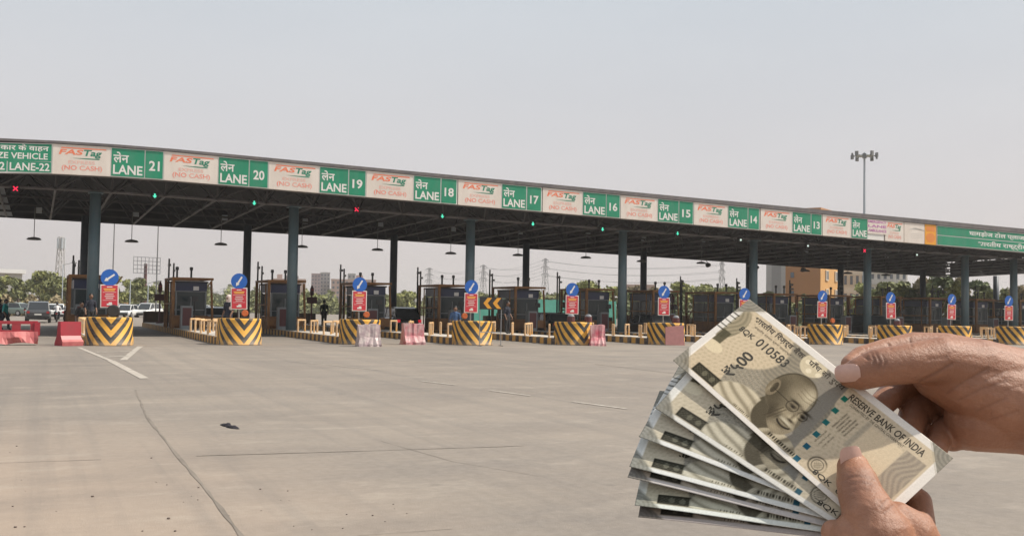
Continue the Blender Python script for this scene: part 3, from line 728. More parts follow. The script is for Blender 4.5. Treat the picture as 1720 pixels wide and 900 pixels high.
for mk, y, dx, lb in ((make_boom, 21.4, .55, 'ochre boom barrier cabinet with raised arm {}'), (make_campole, 20.3, -.75, 'pair of dark camera poles behind the booth {}'), (make_cabinet, 14.5, -.45, 'grey cabinet with reader post before the booth {}')):
    o0 = mk(); KIDS[o0.name] = list(o0.children_recursive)
    for k in range(len(IS)):
        o = o0 if k == 0 else dup(o0, (0, 0, 0)); o.location = (k*5.2+.1+dx, y, .322); o['label'] = lb.format(between(k))
# things standing on the barrels
for k, dx in ((1, .1), (2, .12), (3, -.62), (7, .1)):
    u, v = IS[k]
    t = thing('hazard_lamp', f'round amber hazard lamp on top of the barrel {between(k)}', 'hazard lamp', (u+dx, v+.5, 1.1), group='amber hazard lamps')
    b = MB(); b.lathe([(.12, -.06), (.14, -.03), (.14, .03), (.12, .06)], 16, (0, 0, .22), 'y'); b.build('lens', MT['amber'], t)
    b = MB(); b.box((0, 0, .04), (.3, .16, .08)); b.build('base', MT['black'], t)
u, v = IS[0]
b = MB(); b.lathe([(.11, -.09), (.21, -.09), (.245, -.05), (.245, .05), (.21, .09), (.11, .09)], 20, (0, 0, .245), 'y')
tag(b.build('old_tyre', MT['rubber'], loc=(u+.12, v+.85, 1.1)), 'black tyre standing on the leftmost striped barrel', 'tyre')
for s, k, nm in ((-.45, 4, 'left'), (.5, 4, 'right'), (.25, 5, 'right'), (-.3, 8, 'left')):
    u, v = IS[k]
    t = thing('flasher_drum', f'small grey topped drum on the {nm} of the barrel {between(k)}', 'drum', (u+s, v+.5, 1.1), group='small drums on the barrels')
    b = MB(); b.lathe([(.17, 0), (.19, .03), (.18, .26)], 14); b.build('body', MT['maroon'], t)
    b = MB(); b.sphere((0, 0, .27), .17, 12, (1, 1, .7)); b.build('cap', MT['galv'], t)

# ------------------------------------------------------------------ road barriers in front of the islands
def jersey(L, top, bot, h, mtop, name='plastic_barrier', loc=(0, 0, 0), rz=0, label='', holes=False, skirt=None, wavy=0):
    t = thing(name, label, 'barrier', loc, rz)
    prof = [(-bot/2, .0), (-bot/2, .12*h), (-top*.75, .42*h), (-top/2, h), (top/2, h), (top*.75, .42*h), (bot/2, .12*h), (bot/2, 0)]
    n = 8 if wavy else 4; rings = []
    r = random.Random(len(label))
    for i in range(n+1):
        x = -L/2+L*i/n
        rings.append([(x+(r.uniform(-wavy, wavy)), a+r.uniform(-wavy, wavy), max(0, z+(r.uniform(-wavy, wavy) if z > .05 else 0))) for a, z in prof])
    MB().loft(rings).build('body', mtop, t)
    return t
p = at_ground(28, 580)
red = thing('long_red_barrier', 'long red plastic road barrier with oval holes and faded pink skirt', 'barrier', (p[0]-1.0, p[1]+.25, 0), .10)
# upper rail with oval openings: built as two rails joined by webs
b = MB(); L = 3.4
b.box((0, 0, .86), (L, .16, .12)); b.box((0, 0, .50), (L, .2, .14))
for x in np.linspace(-L/2+.1, L/2-.1, 6): b.box((x, 0, .69), (.30, .15, .26))
b.box((L/2-.02, 0, .62), (.2, .26, .5))
b.build('rail', MT['redp'], red)
rings = []; r = random.Random(4)
for i in range(26):
    x = -L/2+L*i/25; s = math.sin(i*.9)*.05+r.uniform(-.03, .03); lo = .03+.07*abs(math.sin(i*.37))
    rings.append([(x, -.16+s, .52), (x, -.32+s*1.5, .30+.03*math.sin(i*1.7)), (x, -.30-s, lo), (x, .2-s, lo), (x, .2, .52)])
MB().loft(rings).build('skirt', MT['pinkp'], red)
p = at_ground(116, 581)
rb = jersey(.80, .22, .66, .92, MT['redp'], 'red_barrier', (p[0]+.0, p[1]+.35, 0), 0.42, 'red plastic jersey barrier beside the leftmost striped barrel')
MB().loft([[(x, -.33, .02), (x, -.345, .16), (x, -.27, .24), (x, -.24, .2)] for x in (-.41, .41)]).build('foot_ledge', MT['pinkp'], rb)
p = at_ground(622, 582)
jersey(.95, .42, .95, .92, MT['wrap'], 'wrapped_barrier', (p[0]+.05, p[1]+.42, 0), -.1, 'dusty plastic wrapped white barrier leaning at the third striped barrel', wavy=.035)
p = at_ground(698, 579)
wb = jersey(.95, .32, .9, .95, mat('pink and white faded barrier', (0.52, 0.40, 0.38), .6, col2=(0.44, 0.08, 0.11), scale=3), 'faded_barrier', (p[0], p[1]+.38, 0), -.05, 'pink and white faded barrier standing alone before a black car', wavy=.03)
p = at_ground(1010, 581)
b = jersey(.72, .25, .75, .98, mat('red white barrier', (0.62, 0.48, 0.45), .6, col2=(0.55, 0.05, 0.10), scale=2.2), 'small_barrier', (p[0], p[1]+.36, 0), -.35, 'small red and white barrier right of the barrel between lanes 18 and 17', wavy=.03)
p = at_ground(1136, 580)
t = thing('sheet_board', 'faded pink sheet board leaning on the barrel between lanes 17 and 16', 'board', (p[0], p[1]+.1, 0), -.25)
b = MB(); b.prism([(-.50, .02), (.50, .0), (.48, 1.0), (.05, .96), (-.47, .90)], lambda a, z, q: (a, q+z*.12, z), 0, .05); b.build('panel', MT['pinkboard'], t)
b = MB(); b.tube((-.4, .1, .0), (-.38, .2, .85), .03); b.tube((.4, .1, 0), (.4, .2, .9), .03); b.build('prop', MT['galv'], t)
p = at_ground(1704, 577)
sk = MB(); r = random.Random(3)
for i in range(5): sk.sphere((r.uniform(-.3, .3), r.uniform(-.15, .15), .22+.15*i), .36-.03*i, 12, (1, .7, .7))
tag(sk.build('white_sack', mat('white sack', (0.75, 0.66, 0.62), .7, col2=(0.7, .4, .38), scale=4, bump=.6, bscale=6), loc=(p[0], p[1]-.2, 0), smooth=True), 'crumpled white sack heap in front of the far right barrel', 'sack')
# chevron board on its stand
p = at_ground(822, 581)
t = thing('chevron_sign', 'black board with two orange chevrons pointing left on a thin stand', 'road sign', (p[0]+.02, p[1]-.05, 0), -.12)
b = MB()
for x in (-.50, .50): b.tube((x, .03, 0), (x, .03, 2.2), .022, n=6); b.tube((x, -.3, .02), (x, .3, .02), .02, n=6)
b.tube((-.5, .03, .62), (.5, .03, .62), .018, n=6); b.build('stand', MT['galv'], t)
b = MB(); b.box((0, 0, 1.92), (1.06, .03, .56)); bd = b.build('board', MT['black'], t)
b = MB()
for x in (-.36, .08): b.prism([(x, 1.92), (x+.2, 2.16), (x+.40, 2.16), (x+.2, 1.92), (x+.40, 1.68), (x+.2, 1.68)], lambda a, z, q: (a, -q, z), .016, .022)
b.build('arrows', MT['orange'], bd)
# dropped black rag and road grit
pa, pb = at_ground(371, 713.5), at_ground(400, 721); p = (pa+pb)/2; ll = np.linalg.norm(pb-pa)
b = MB(); r = random.Random(8); rings = []; N = 16
for i in range(N+1):
    f = i/N; x = (f-.5)*ll; env = math.sin(math.pi*min(.97, max(.03, f)))**.6
    w = .055*env*(1+.25*math.sin(f*9)+.12*math.sin(f*23)); oy = .012*math.sin(f*7)
    rings.append([(x, oy+w*math.cos(q), max(0.0, .034*env*max(0, math.sin(q))*(1+.45*math.sin(f*14+2*q)+.3*math.sin(f*31+q)))) for q in np.linspace(0, 2*math.pi, 16, endpoint=False)])
b.loft(rings); tag(b.build('black_rag', mat('black cloth', (0.022, 0.018, 0.024), .9, var=.4, scale=40), loc=(p[0], p[1], .006), rz=math.atan2(pb[1]-pa[1], pb[0]-pa[0]), smooth=True), 'crumpled black rag lying on the concrete', 'rag')
b = MB(); r = random.Random(12)
for i in range(34):
    x, y = r.uniform(0, 700), 900-abs(r.gauss(0, 1))*70-3
    q = at_ground(x, min(y, 899)); s = r.uniform(.003, .009)*(1.5 if r.random() < .12 else 1)
    b.sphere((q[0], q[1], .004+s*.5), s, 6, (1.2, 1, .7))
tag(b.build('gravel', mat('road grit', (0.13, 0.10, 0.085), .9)), kind='stuff')

# ------------------------------------------------------------------ vehicles
def make_car(label, paint, loc, rz, suv=False, lit=False, name='parked_car', cat='car', group='cars on the road'):
    """x across, y along the car (front towards +y)"""
    t = thing(name, label, cat, loc, rz, group)
    L, Wd, H = (4.5, 1.82, 1.68) if suv else (4.1, 1.70, 1.48)
    hood = .98 if suv else .88; hw = Wd/2
    st = [(-L/2, .72, .42, .80), (-L/2+.12, .92, .30, hood+.02), (-L/2+.7, 1.0, .26, hood+.06), (0, 1.0, .25, hood+.05), (L/2-1.35, 1.0, .25, hood), (L/2-.35, .95, .27, hood-.12), (L/2-.05, .80, .32, hood-.26), (L/2, .70, .38, .62)]
    rings = []
    for y, w, z0, z1 in st:
        a = hw*w; rings.append([(-a*.92, y, z0), (a*.92, y, z0), (a, y, z0+.18), (a, y, z1-.14), (a*.9, y, z1), (-a*.9, y, z1), (-a, y, z1-.14), (-a, y, z0+.18)])
    b = MB(); b.loft(rings)
    # roof shell on four pillars
    r0 = -L/2+(.35 if suv else .55)
    cab = [(r0-.1, .86, hood), (r0+.25, .78, H-.08), (r0+.7, .76, H), (.35, .75, H), (.75, .75, H-.06), (1.35, .86, hood)]
    for (ya, wa, za), (yb, wb, zb) in zip(cab[:-1], cab[1:]):
        A, B = hw*wa, hw*wb
        if za >= H-.1 and zb >= H-.1:
            b.add([(-A, ya, za), (A, ya, za), (B, yb, zb), (-B, yb, zb), (-A, ya, za-.07), (A, ya, za-.07), (B, yb, zb-.07), (-B, yb, zb-.07)], [(0, 1, 2, 3), (7, 6, 5, 4), (0, 4, 5, 1), (1, 5, 6, 2), (2, 6, 7, 3), (3, 7, 4, 0)])
    for s in (-1, 1):
        b.tube((s*hw*.84, r0-.06, hood-.03), (s*hw*.75, r0+.28, H-.1), .055, n=6); b.tube((s*hw*.84, 1.32, hood-.03), (s*hw*.73, .75, H-.08), .045, n=6)
        b.tube((s*hw*.87, .1, hood-.03), (s*hw*.75, .1, H-.05), .04, n=6)
    b.build('body', paint, t)
    def quad(name, P, m):
        n = Vector(P[1])-Vector(P[0]); n = n.cross(Vector(P[2])-Vector(P[0])).normalized()*.012
        MB().add([tuple(Vector(p)+n) for p in P]+[tuple(Vector(p)-n) for p in P], [(0, 1, 2, 3), (7, 6, 5, 4), (0, 4, 5, 1), (1, 5, 6, 2), (2, 6, 7, 3), (3, 7, 4, 0)]).build(name, m, t)
    quad('rear_window', [(-hw*.80, r0-.07, hood), (hw*.80, r0-.07, hood), (hw*.70, r0+.25, H-.1), (-hw*.70, r0+.25, H-.1)], MT['carglass'])
    quad('windscreen', [(-hw*.80, 1.33, hood), (hw*.80, 1.33, hood), (hw*.68, .77, H-.1), (-hw*.68, .77, H-.1)], MT['carglass'])
    for s in (-1, 1): quad('side_window', [(s*hw*.86, r0+.02, hood), (s*hw*.86, 1.25, hood), (s*hw*.755, .72, H-.1), (s*hw*.765, r0+.3, H-.1)], MT['carglass'])
    for x in (-1, 1):
        for y in (-L/2+.78, L/2-.82):
            w = MB(); w.lathe([(.18, -.11), (.31, -.11), (.335, -.06), (.335, .06), (.31, .11), (.18, .11)], 18, (0, 0, 0), 'x'); w = w.build('wheel', MT['rubber'], t, (x*(hw-.10), y, .335))
            q = MB(); q.lathe([(.19, -.115), (.19, .115)], 12, (0, 0, 0), 'x'); q.build('rim', MT['chrome'], w)
        b = MB(); b.box((x*hw*.76, -L/2+.06, hood-.16), (.20, .12, .17)); b.build('tail_light', MT['tail'] if lit else MT['tailoff'], t)
        b = MB(); b.box((x*hw*.66, L/2-.08, hood-.30), (.34, .14, .14)); b.build('headlight', MT['headl'], t)
        b = MB(); b.box((x*(hw+.08), .85, hood+.08), (.18, .1, .13)); b.build('mirror', paint, t)
    b = MB(); b.box((0, -L/2-.02, .42), (Wd*.86, .12, .20)); b.build('bumper', MT['black'], t)
    b = MB(); b.box((0, L/2+.01, .40), (Wd*.8, .1, .2)); b.build('bumper', MT['black'], t)
    b = MB(); b.box((0, -L/2-.085, .66), (.5, .012, .11)); b.build('number_plate', MT['plate'], t)
    return t
def paint(name, c): return mat(name, c, .3, .0, coat=.6)
PW = paint('white car paint', (.72, .72, .71)); PG = paint('dark grey car paint', (.055, .058, .062)); PK = paint('black green car paint', (.010, .018, .020)); PS = paint('silver car paint', (.42, .43, .45))
PGN = paint('green grey car paint', (.18, .24, .21)); PO = paint('orange yellow paint', (.70, .30, .04)); PB = paint('blue car paint', (.03, .06, .15)); PR_ = paint('maroon car paint', (.16, .02, .03))
def gp(x, y): q = at_ground(x, y); return (q[0], q[1], .004)
make_car('dark grey SUV driving away past the left end of canopy', PG, (-2.25, 46.5, .004), -.02, True, name='driving_car')
make_car('white hatchback ahead of the dark grey SUV', PW, (-.75, 61.0, .004), -.03, name='driving_car')
make_car('green grey car at far left beyond the red barrier', PGN, gp(22, 530.5), .9, name='driving_car')
make_car('silver car seen right of the leftmost column behind the tyre', PS, gp(204, 530), 2.9, name='driving_car')
make_car('white car facing us beyond the leftmost striped barrel', PW, gp(214, 533), 2.75, name='driving_car')
make_car('blue car half hidden beside the white cars in the distance', PB, gp(231, 529.5), 2.9, name='driving_car')
make_car('white SUV seen left of the second booth', PW, gp(249, 533), 2.6, True, name='driving_car')
make_car('dark car behind the white SUV left of the second booth', PG, gp(257, 529), 2.9, name='driving_car')
make_car('orange topped cab far beyond the leftmost arrow sign', PO, gp(207, 525.5), 2.9, True, name='driving_car', cat='taxi')
make_car('white car far away between the second and third barrels', PW, gp(345, 526), 2.9, name='driving_car')
make_car('maroon car far away right of the second booth', PR_, gp(352, 524.5), 2.9, name='driving_car')
make_car('black car with lit red tail lights in lane 18', PK, (18.55, 19.5, .004), 0, True, True, name='waiting_car')
make_car('black car waiting beside the booth in lane 16', PK, (28.5, 17.5, .004), 0, False, False, name='waiting_car')
make_car('dark car with pale number plate waiting in lane 15', PG, (33.8, 13.5, .004), 0, False, False, name='waiting_car')
make_car('dark grey SUV waiting in lane 13 behind the notes', PG, (44.2, 16, .004), 0, True, False, name='waiting_car')
make_car('black car waiting in lane 11 near the far columns', PK, (54.6, 16, .004), 0, True, False, name='waiting_car')
make_car('black car at the booth in lane 20', PK, (9.3, 34.5, .004), 0, False, False, name='waiting_car')

# ------------------------------------------------------------------ people and motorcycles
SKIN_F = mat('brown skin', (.20, .105, .065), .6)
HAIR = mat('black hair', (.012, .011, .011), .6)
def person(label, loc, rz, shirt, trousers, pose='stand', head=None, group=None):
    """front towards -y in local space"""
    t = thing('person', label, 'person', loc, rz, group)
    if pose == 'stand':
        hip, knee, foot = .93, .50, .08
        LEG = [[((s*.09, 0, .92), .105), ((s*.10, -.02*s, .50), .068), ((s*.11, .02*s, .10), .046), ((s*.12, -.10+.02*s, .045), .045)] for s in (-1, 1)]
        sh = 1.40; dy = 0
    elif pose == 'walk':
        LEG = [[((s*.09, 0, .92), .105), ((s*.10, -.16*s, .52), .068), ((s*.10, -.20*s+.05, .11), .046), ((s*.10, -.20*s-.07, .05), .045)] for s in (-1, 1)]
        sh = 1.40; dy = 0
    else:      # seated (stool or saddle)
        LEG = [[((s*.10, 0, .52 if pose == 'sit' else .80), .105), ((s*.16, -.42, .54 if pose == 'sit' else .70), .072), ((s*.15, -.36, .14 if pose == 'sit' else .36), .048), ((s*.15, -.48, .08 if pose == 'sit' else .30), .045)] for s in (-1, 1)]
        sh = 1.0 if pose == 'sit' else 1.26; dy = -.06 if pose == 'sit' else -.12
    hz = LEG[0][0][0][2]
    TOR = [((0, 0, hz), .125), ((0, dy*.4, hz+.2), .115), ((0, dy*.8, sh-.12), .135), ((0, dy, sh), .10)]
    fwd = -.45 if pose == 'ride' else -.10
    ARM = []
    for s in (-1, 1):
        if pose == 'ride': ARM.append([((s*.19, dy, sh-.03), .062), ((s*.27, dy-.22, sh-.24), .048), ((s*.28, dy-.46, sh-.22), .036), ((s*.28, dy-.54, sh-.23), .042)])
        else: ARM.append([((s*.19, dy, sh-.03), .062), ((s*.25, dy+.02, sh-.30), .048), ((s*.25, dy-.10-.06*(s > 0), sh-.54), .035), ((s*.24, dy-.13, sh-.63), .042)])
    hd = (0, dy-.03, sh+.24)
    body = [LEG[0], LEG[1], TOR, ARM[0], ARM[1], [((0, dy, sh), .075), ((0, dy-.01, sh+.10), .055), ((0, dy-.02, sh+.2), .07)],
            [((-.19, dy, sh-.03), .06), ((0, dy, sh-.01), .09), ((.19, dy, sh-.03), .06)]]
    blob('body', body, .022, SKIN_F, t, 2, [(hd, .115, (.82, .95, 1.1)), ((0, hd[1]-.115, hd[2]-.01), .022, (1, 1, 1.3)), ((.092, hd[1], hd[2]), .02, (1, 1, 1.5)), ((-.092, hd[1], hd[2]), .02, (1, 1, 1.5))])
    def grow(ch, d, k=None): return [(p, r+d) for p, r in (ch if k is None else ch[:k])]
    blob('shirt', [grow(TOR, .018), grow(ARM[0], .016, 2), grow(ARM[1], .016, 2), grow(body[6], .016)], .022, shirt, t, 2)
    blob('trousers', [grow(LEG[0], .018, 3), grow(LEG[1], .018, 3), grow(TOR, .019, 1)], .022, trousers, t, 2)
    blob('shoes', [grow(LEG[0][2:], .012), grow(LEG[1][2:], .012)], .02, MT['rubber'], t, 1)
    if head == 'scarf':
        blob('headscarf', [[((0, hd[1]+.03, hd[2]+.03), .135), ((0, hd[1]+.05, hd[2]-.18), .12), ((.05, hd[1]+.06, hd[2]-.45), .14)]], .022, mat('pale scarf', (.68, .55, .50), .8), t, 2)
    elif head == 'helmet':
        MB().sphere((0, hd[1]+.01, hd[2]+.04), .15, 16, (.9, 1, 1)).build('helmet', mat('dark helmet', (.03, .03, .035), .3), t, smooth=True)
    else:
        MB().sphere((0, hd[1]+.022, hd[2]+.03), .121, 14, (.84, .95, 1.02)).build('hair', HAIR, t, smooth=True)
    return t
def cloth(name, c): return mat(name, c, .85, var=.15, scale=6)
NAVY = cloth('navy cloth', (.015, .018, .032)); BLK = cloth('black cloth shirt', (.02, .02, .022)); TEAL = cloth('teal cloth', (.03, .36, .33)); WHT = cloth('white cloth', (.68, .67, .68)); KHK = cloth('brown cloth', (.12, .09, .06)); BLU = cloth('blue cloth', (.04, .09, .2)); DGR = cloth('dark green cloth', (.015, .03, .025))
q = at_ground(7, 552)
person('man in a teal shirt walking behind the long red barrier', (q[0]+.1, q[1]-3, .004), 1.2, TEAL, NAVY, 'walk')
person('person in navy clothes at the far left picture edge', (q[0]-.25, q[1]-1.5, .004), 2.6, NAVY, BLK, 'stand')
q = at_plane(152, 520, 10.6); person('guard in dark clothes standing before the leftmost booth', (q[0], 10.6, .325), .2, NAVY, BLK, 'stand')
t = person('person in dark clothes sitting beside the guard at leftmost booth', (at_plane(136, 520, 11)[0], 11, .325), .3, BLK, KHK, 'sit')
st = thing('stool', 'small dark stool under the person sitting at the leftmost booth', 'stool', (at_plane(136, 520, 11)[0], 11, .325))
b = MB(); b.box((0, 0, .36), (.36, .34, .04)); b.build('seat', MT['maroon'], st)
for a in (-.14, .14):
    for c in (-.13, .13): MB().tube((a, c, 0), (a, c, .345), .018, n=6).build('leg', MT['maroon'], st)
q = IS[1]; q = at_plane(384, 520, 4.2); person('person with pale headscarf and blue clothes behind the second striped barrel', (q[0], 4.2, .325), -.9, NAVY, NAVY, 'stand', 'scarf')
person('dark clothed man standing on the island left of the lane 18 booth', (15.35, 25.6, .325), 2.8, DGR, BLK, 'stand')
person('worker in blue standing beside the chevron board', (IS[3][0]+1.25, IS[3][1]+6.2, .004), -.4, BLU, KHK, 'stand')
person('person in dark clothes standing behind the barrel between lanes 18 and 17', (IS[4][0]-.2, IS[4][1]+8.2, .325), .5, NAVY, BLK, 'stand')
def motorcycle(label, loc, rz, m):
    t = thing('motorcycle', label, 'motorcycle', loc, rz, 'motorcycles on the far road')
    for y in (-.64, .62):
        w = MB(); w.lathe([(.21, -.05), (.28, -.05), (.30, 0), (.28, .05), (.21, .05)], 18, (0, 0, 0), 'x'); w = w.build('wheel', MT['rubber'], t, (0, y, .30))
        q = MB(); q.lathe([(.06, -.05), (.06, .05)], 10, (0, 0, 0), 'x')
        for i in range(5): q.tube((0, 0, 0), (0, .22*math.cos(i*1.257), .22*math.sin(i*1.257)), .014, n=5)
        q.build('rim', MT['chrome'], w)
    b = MB(); b.path([(0, .62, .3), (0, .40, .78), (0, -.5, .62), (0, .0, .32), (0, .38, .72)], .035, 6); b.path([(0, -.64, .3), (0, .0, .34)], .03, 6); b.box((0, .02, .38), (.26, .36, .28)); b.build('frame', MT['black'], t)
    MB().sphere((0, -.20+.3, .76), .22, 12, (.6, 1.1, .55)).build('tank', m, t, smooth=True)
    MB().box((0, -.34, .76), (.24, .62, .10), ty=.9).build('seat', MT['black'], t)
    MB().path([(-.34, .26, 1.0), (0, .40, .96), (.34, .26, 1.0)], .018, 6).build('handlebar', MT['galv'], t)
    MB().lathe([(.05, -.1), (.09, 0), (.09, .04)], 12, (0, .50, .84), 'y').build('headlight', MT['headl'], t)
    MB().box((0, -.72, .70), (.14, .05, .08)).build('tail_light', MT['tailoff'], t)
    return t
for x, y, lb, sh, mm in [(95, 541, 'white shirted', WHT, PG), (112, 540, 'pale shirted', cloth('pale grey cloth', (.5, .52, .55)), PR_)]:
    q = at_ground(x, y)
    motorcycle(f'motorcycle ridden by the {lb} rider beside the white hatchback', (q[0], q[1], .004), -.05, mm)
    person(f'{lb} rider on a motorcycle beside the white hatchback', (q[0], q[1]-.25, .004), math.pi-.05, sh, NAVY, 'ride', 'helmet' if x > 100 else None)
q = at_ground(357, 528)
motorcycle('motorcycle with a white clothed rider far down the road', (q[0], q[1], .004), 3.0, PG)
person('white clothed rider on a motorcycle far down the road', (q[0], q[1]+.25, .004), -.14, WHT, NAVY, 'ride', 'helmet')

# ------------------------------------------------------------------ backdrop: trees, masts, buildings
def leaf_mat(name, a, b):
    m = mat(name, a, .8); q = NT(m)
    at = q.n.nodes.new('ShaderNodeAttribute'); at.attribute_name = 'tone'
    q.base(q.ramp(at.outputs['Fac'], [(0.0, b), (1.0, a)]))
    q.n.nodes['Principled BSDF'].inputs['Subsurface Weight'].default_value = 0
    return m
LEAF = [leaf_mat('grey green leaves', (.27, .275, .11), (.12, .135, .055)), leaf_mat('yellow green leaves', (.36, .36, .12), (.17, .19, .07)), leaf_mat('dry brown leaves', (.33, .26, .14), (.16, .13, .075)), leaf_mat('dark green leaves', (.17, .20, .08), (.07, .09, .04))]
BARK = mat('bark', (.14, .105, .075), .9, var=.3, scale=4)
def tree(label, x, ytop, D, wpx, tone=0, name='tree', seed=0, leaves=1500, base=.22, group='trees beyond the toll plaza'):
    r = random.Random(seed*31+7); c = far_base(x, D); H = (horizon(x)-ytop)/FPX*D+CAM[2]; Wd = wpx/FPX*D
    t = thing(name, label, 'tree', c, 0, group)
    tr = MB(); hb = H*base
    tr.tube((0, 0, 0), (.05*H*r.uniform(-.5, .5), 0, hb*1.6), .028*H+.05, .02*H+.03, 8)
    cl = []
    n = r.randint(9, 13)
    for i in range(n):
        a = r.uniform(0, 6.28); q = math.sqrt(r.random()); zz = r.uniform(.0, 1)
        rad = Wd/2*q*(1-.45*zz**2); zc = hb*1.3+(H-hb*1.3)*(.12+.74*zz)
        k = Wd*r.uniform(.15, .26)
        cl.append((rad*math.cos(a)*.92, rad*math.sin(a)*.8, zc, k))
        tr.tube((0, 0, hb*1.4), (rad*math.cos(a)*.9, rad*math.sin(a)*.75, zc-.1), .014*H+.015, .02, 5)
    tr.build('trunk', BARK, t)
    V = []; F = []; T = []
    s0 = .0016*D+.10
    for i in range(leaves):
        cx, cy, cz, k = cl[r.randrange(n)]
        d = np.array([r.gauss(0, 1), r.gauss(0, 1), r.gauss(0, 1)]); d /= np.linalg.norm(d)+1e-9
        rr = k*(r.random()**.42)
        p = np.array([cx, cy, cz])+d*rr*np.array([1.1, 1, .72])
        if p[2] < hb*.75 or p[2] > H*1.03: continue
        nrm = np.array([r.gauss(0, 1), r.gauss(0, 1), r.gauss(0, 1)])+d*.8+np.array([0, 0, .5]); nrm /= np.linalg.norm(nrm)
        u = np.cross(nrm, [r.random()+.01, r.random(), r.random()]); u /= np.linalg.norm(u); w = np.cross(nrm, u)
        s = s0*r.uniform(.6, 1.35); i0 = len(V)
        V += [tuple(p+u*s), tuple(p+w*s*.55), tuple(p-u*s), tuple(p-w*s*.55)]; F.append((i0, i0+1, i0+2, i0+3))
        T += [min(1, max(0, r.gauss(.5, .28)))]*4
    me = bpy.data.meshes.new('crown'); me.from_pydata(V, [], F); me.materials.append(LEAF[tone])
    a = me.attributes.new('tone', 'FLOAT', 'POINT'); a.data.foreach_set('value', T)
    o = bpy.data.objects.new('crown', me); COL.objects.link(o); o.parent = t
    return t
TR = [  # label, x, ytop, D, width px, tone
    ('low rounded tree at the far left edge', 8, 462, 170, 60, 1), ('olive tree beside the far left one', 30, 466, 150, 40, 0), ('broad yellow green tree behind the dark grey SUV', 66, 455, 165, 62, 1), ('drooping tree right of the broad yellow green one', 92, 464, 150, 46, 0),
    ('grey green tree near the pale lattice tower', 112, 470, 140, 42, 0), ('slim tree left of the leftmost booth', 128, 468, 190, 34, 0), ('tree seen behind the leftmost arrow sign', 168, 474, 180, 40, 0), ('bright tree right of the leftmost arrow sign', 207, 462, 150, 46, 1),
    ('dense tree below the empty billboard frame', 238, 466, 145, 48, 0), ('hazy tree behind the second booth', 283, 490, 260, 60, 0), ('hazy tree right of the second booth', 345, 494, 330, 50, 0), ('hazy tree left of the second arrow sign', 372, 497, 330, 40, 3),
    ('small tree before the pink tower block', 525, 494, 220, 50, 1), ('hazy tree left of the fourth booth', 640, 496, 230, 70, 0), ('yellow green tree left of the fourth arrow sign', 772, 482, 150, 38, 1), ('tree behind the lane 17 booth', 850, 497, 200, 70, 0), ('tree left of the lane 16 arrow sign', 935, 494, 190, 55, 0),
    ('broad light tree right of the lane 17 arrow sign', 990, 470, 140, 62, 1), ('light tree touching the fourth column', 1025, 474, 150, 44, 1), ('dry brown tree right of the fourth column', 1062, 478, 170, 42, 2), ('bare tree near the lane 16 arrow sign', 1098, 478, 160, 36, 2),
    ('light green tree right of the lane 16 arrow sign', 1142, 474, 140, 50, 1), ('rounded green tree under the tall pylon', 1178, 476, 150, 50, 1), ('green tree right of the tall pylon', 1236, 478, 150, 50, 1), ('tree before the grey block', 1288, 490, 150, 46, 0),
    ('tree before the cream building', 1436, 500, 120, 40, 1), ('green tree right of the cream building', 1472, 478, 115, 48, 0), ('tall leafy tree below the white balconies', 1505, 466, 110, 56, 0), ('brown tinted tree near the eighth column', 1545, 460, 112, 54, 2), ('broad dark tree left of the last column', 1590, 456, 105, 60, 3),
    ('brownish tree behind the last column', 1618, 462, 110, 46, 2), ('dark tree right of the last column', 1648, 470, 108, 46, 3), ('small green tree in the gap right of last column', 1672, 488, 120, 36, 1), ('green tree near the right picture edge', 1698, 480, 110, 40, 0), ('brown tree at the right picture edge', 1722, 472, 105, 44, 2), ('dark tree under the eighth column row', 1530, 490, 95, 60, 3), ('dark shrubby tree left of the last arrow sign', 1632, 496, 95, 60, 3),
    ('light tree behind the lane 19 booth', 682, 491, 190, 48, 1), ('low green tree left of the chevron board', 748, 488, 175, 46, 1), ('grey green tree behind the chevron board', 812, 493, 185, 52, 0), ('low tree right of the tall lane 17 pylon', 893, 490, 175, 44, 1),
    ('pale tree behind the lane 16 booth', 958, 480, 160, 44, 1), ('low tree left of the fifth column', 1205, 483, 140, 40, 0), ('tree behind the fifth column', 1262, 486, 135, 50, 3), ('olive tree before the blank orange gable', 1330, 502, 120, 44, 0),
    ('olive tree between cream and white buildings', 1456, 474, 112, 44, 1), ('dense olive tree under the white balconies', 1490, 474, 104, 46, 0), ('olive tree right of the white balconies', 1526, 470, 100, 46, 1), ('tall olive tree left of the eighth column', 1568, 462, 108, 50, 0), ('thick tree between the last two columns', 1604, 468, 102, 50, 1), ('thick tree right of the last column', 1660, 480, 104, 46, 0)]
for i, (lb, x, yt, D, w, tn) in enumerate(TR): tree(lb, x, yt, D, w, tn, 'broadleaf_tree', i, leaves=1700 if w > 40 else 1200)
# scrub along the far verge
def scrub(x0, x1, D, hgt, mi, n, seed, name='undergrowth'):
    r = random.Random(seed); V = []; F = []; T = []
    for i in range(n):
        x = r.uniform(x0, x1); c = far_base(x, D+r.uniform(-6, 10)); p = c+np.array([0, 0, r.random()**1.3*hgt*(0.6+.4*math.sin(x*.15)+.2)])
        u = np.array([r.gauss(0, 1), r.gauss(0, 1), r.gauss(0, .6)]); u /= np.linalg.norm(u); w = np.cross(u, [r.gauss(0, 1), r.gauss(0, 1), r.gauss(0, 1)]); w /= np.linalg.norm(w)+1e-9
        s = (.0018*D+.06)*r.uniform(.6, 1.4); i0 = len(V)
        V += [tuple(p+u*s), tuple(p+w*s*.6), tuple(p-u*s), tuple(p-w*s*.6)]; F.append((i0, i0+1, i0+2, i0+3)); T += [min(1, max(0, r.gauss(.5, .3)))]*4
    me = bpy.data.meshes.new(name); me.from_pydata(V, [], F); me.materials.append(LEAF[mi])
    me.attributes.new('tone', 'FLOAT', 'POINT').data.foreach_set('value', T)
    o = bpy.data.objects.new(name, me); COL.objects.link(o); return tag(o, kind='stuff')
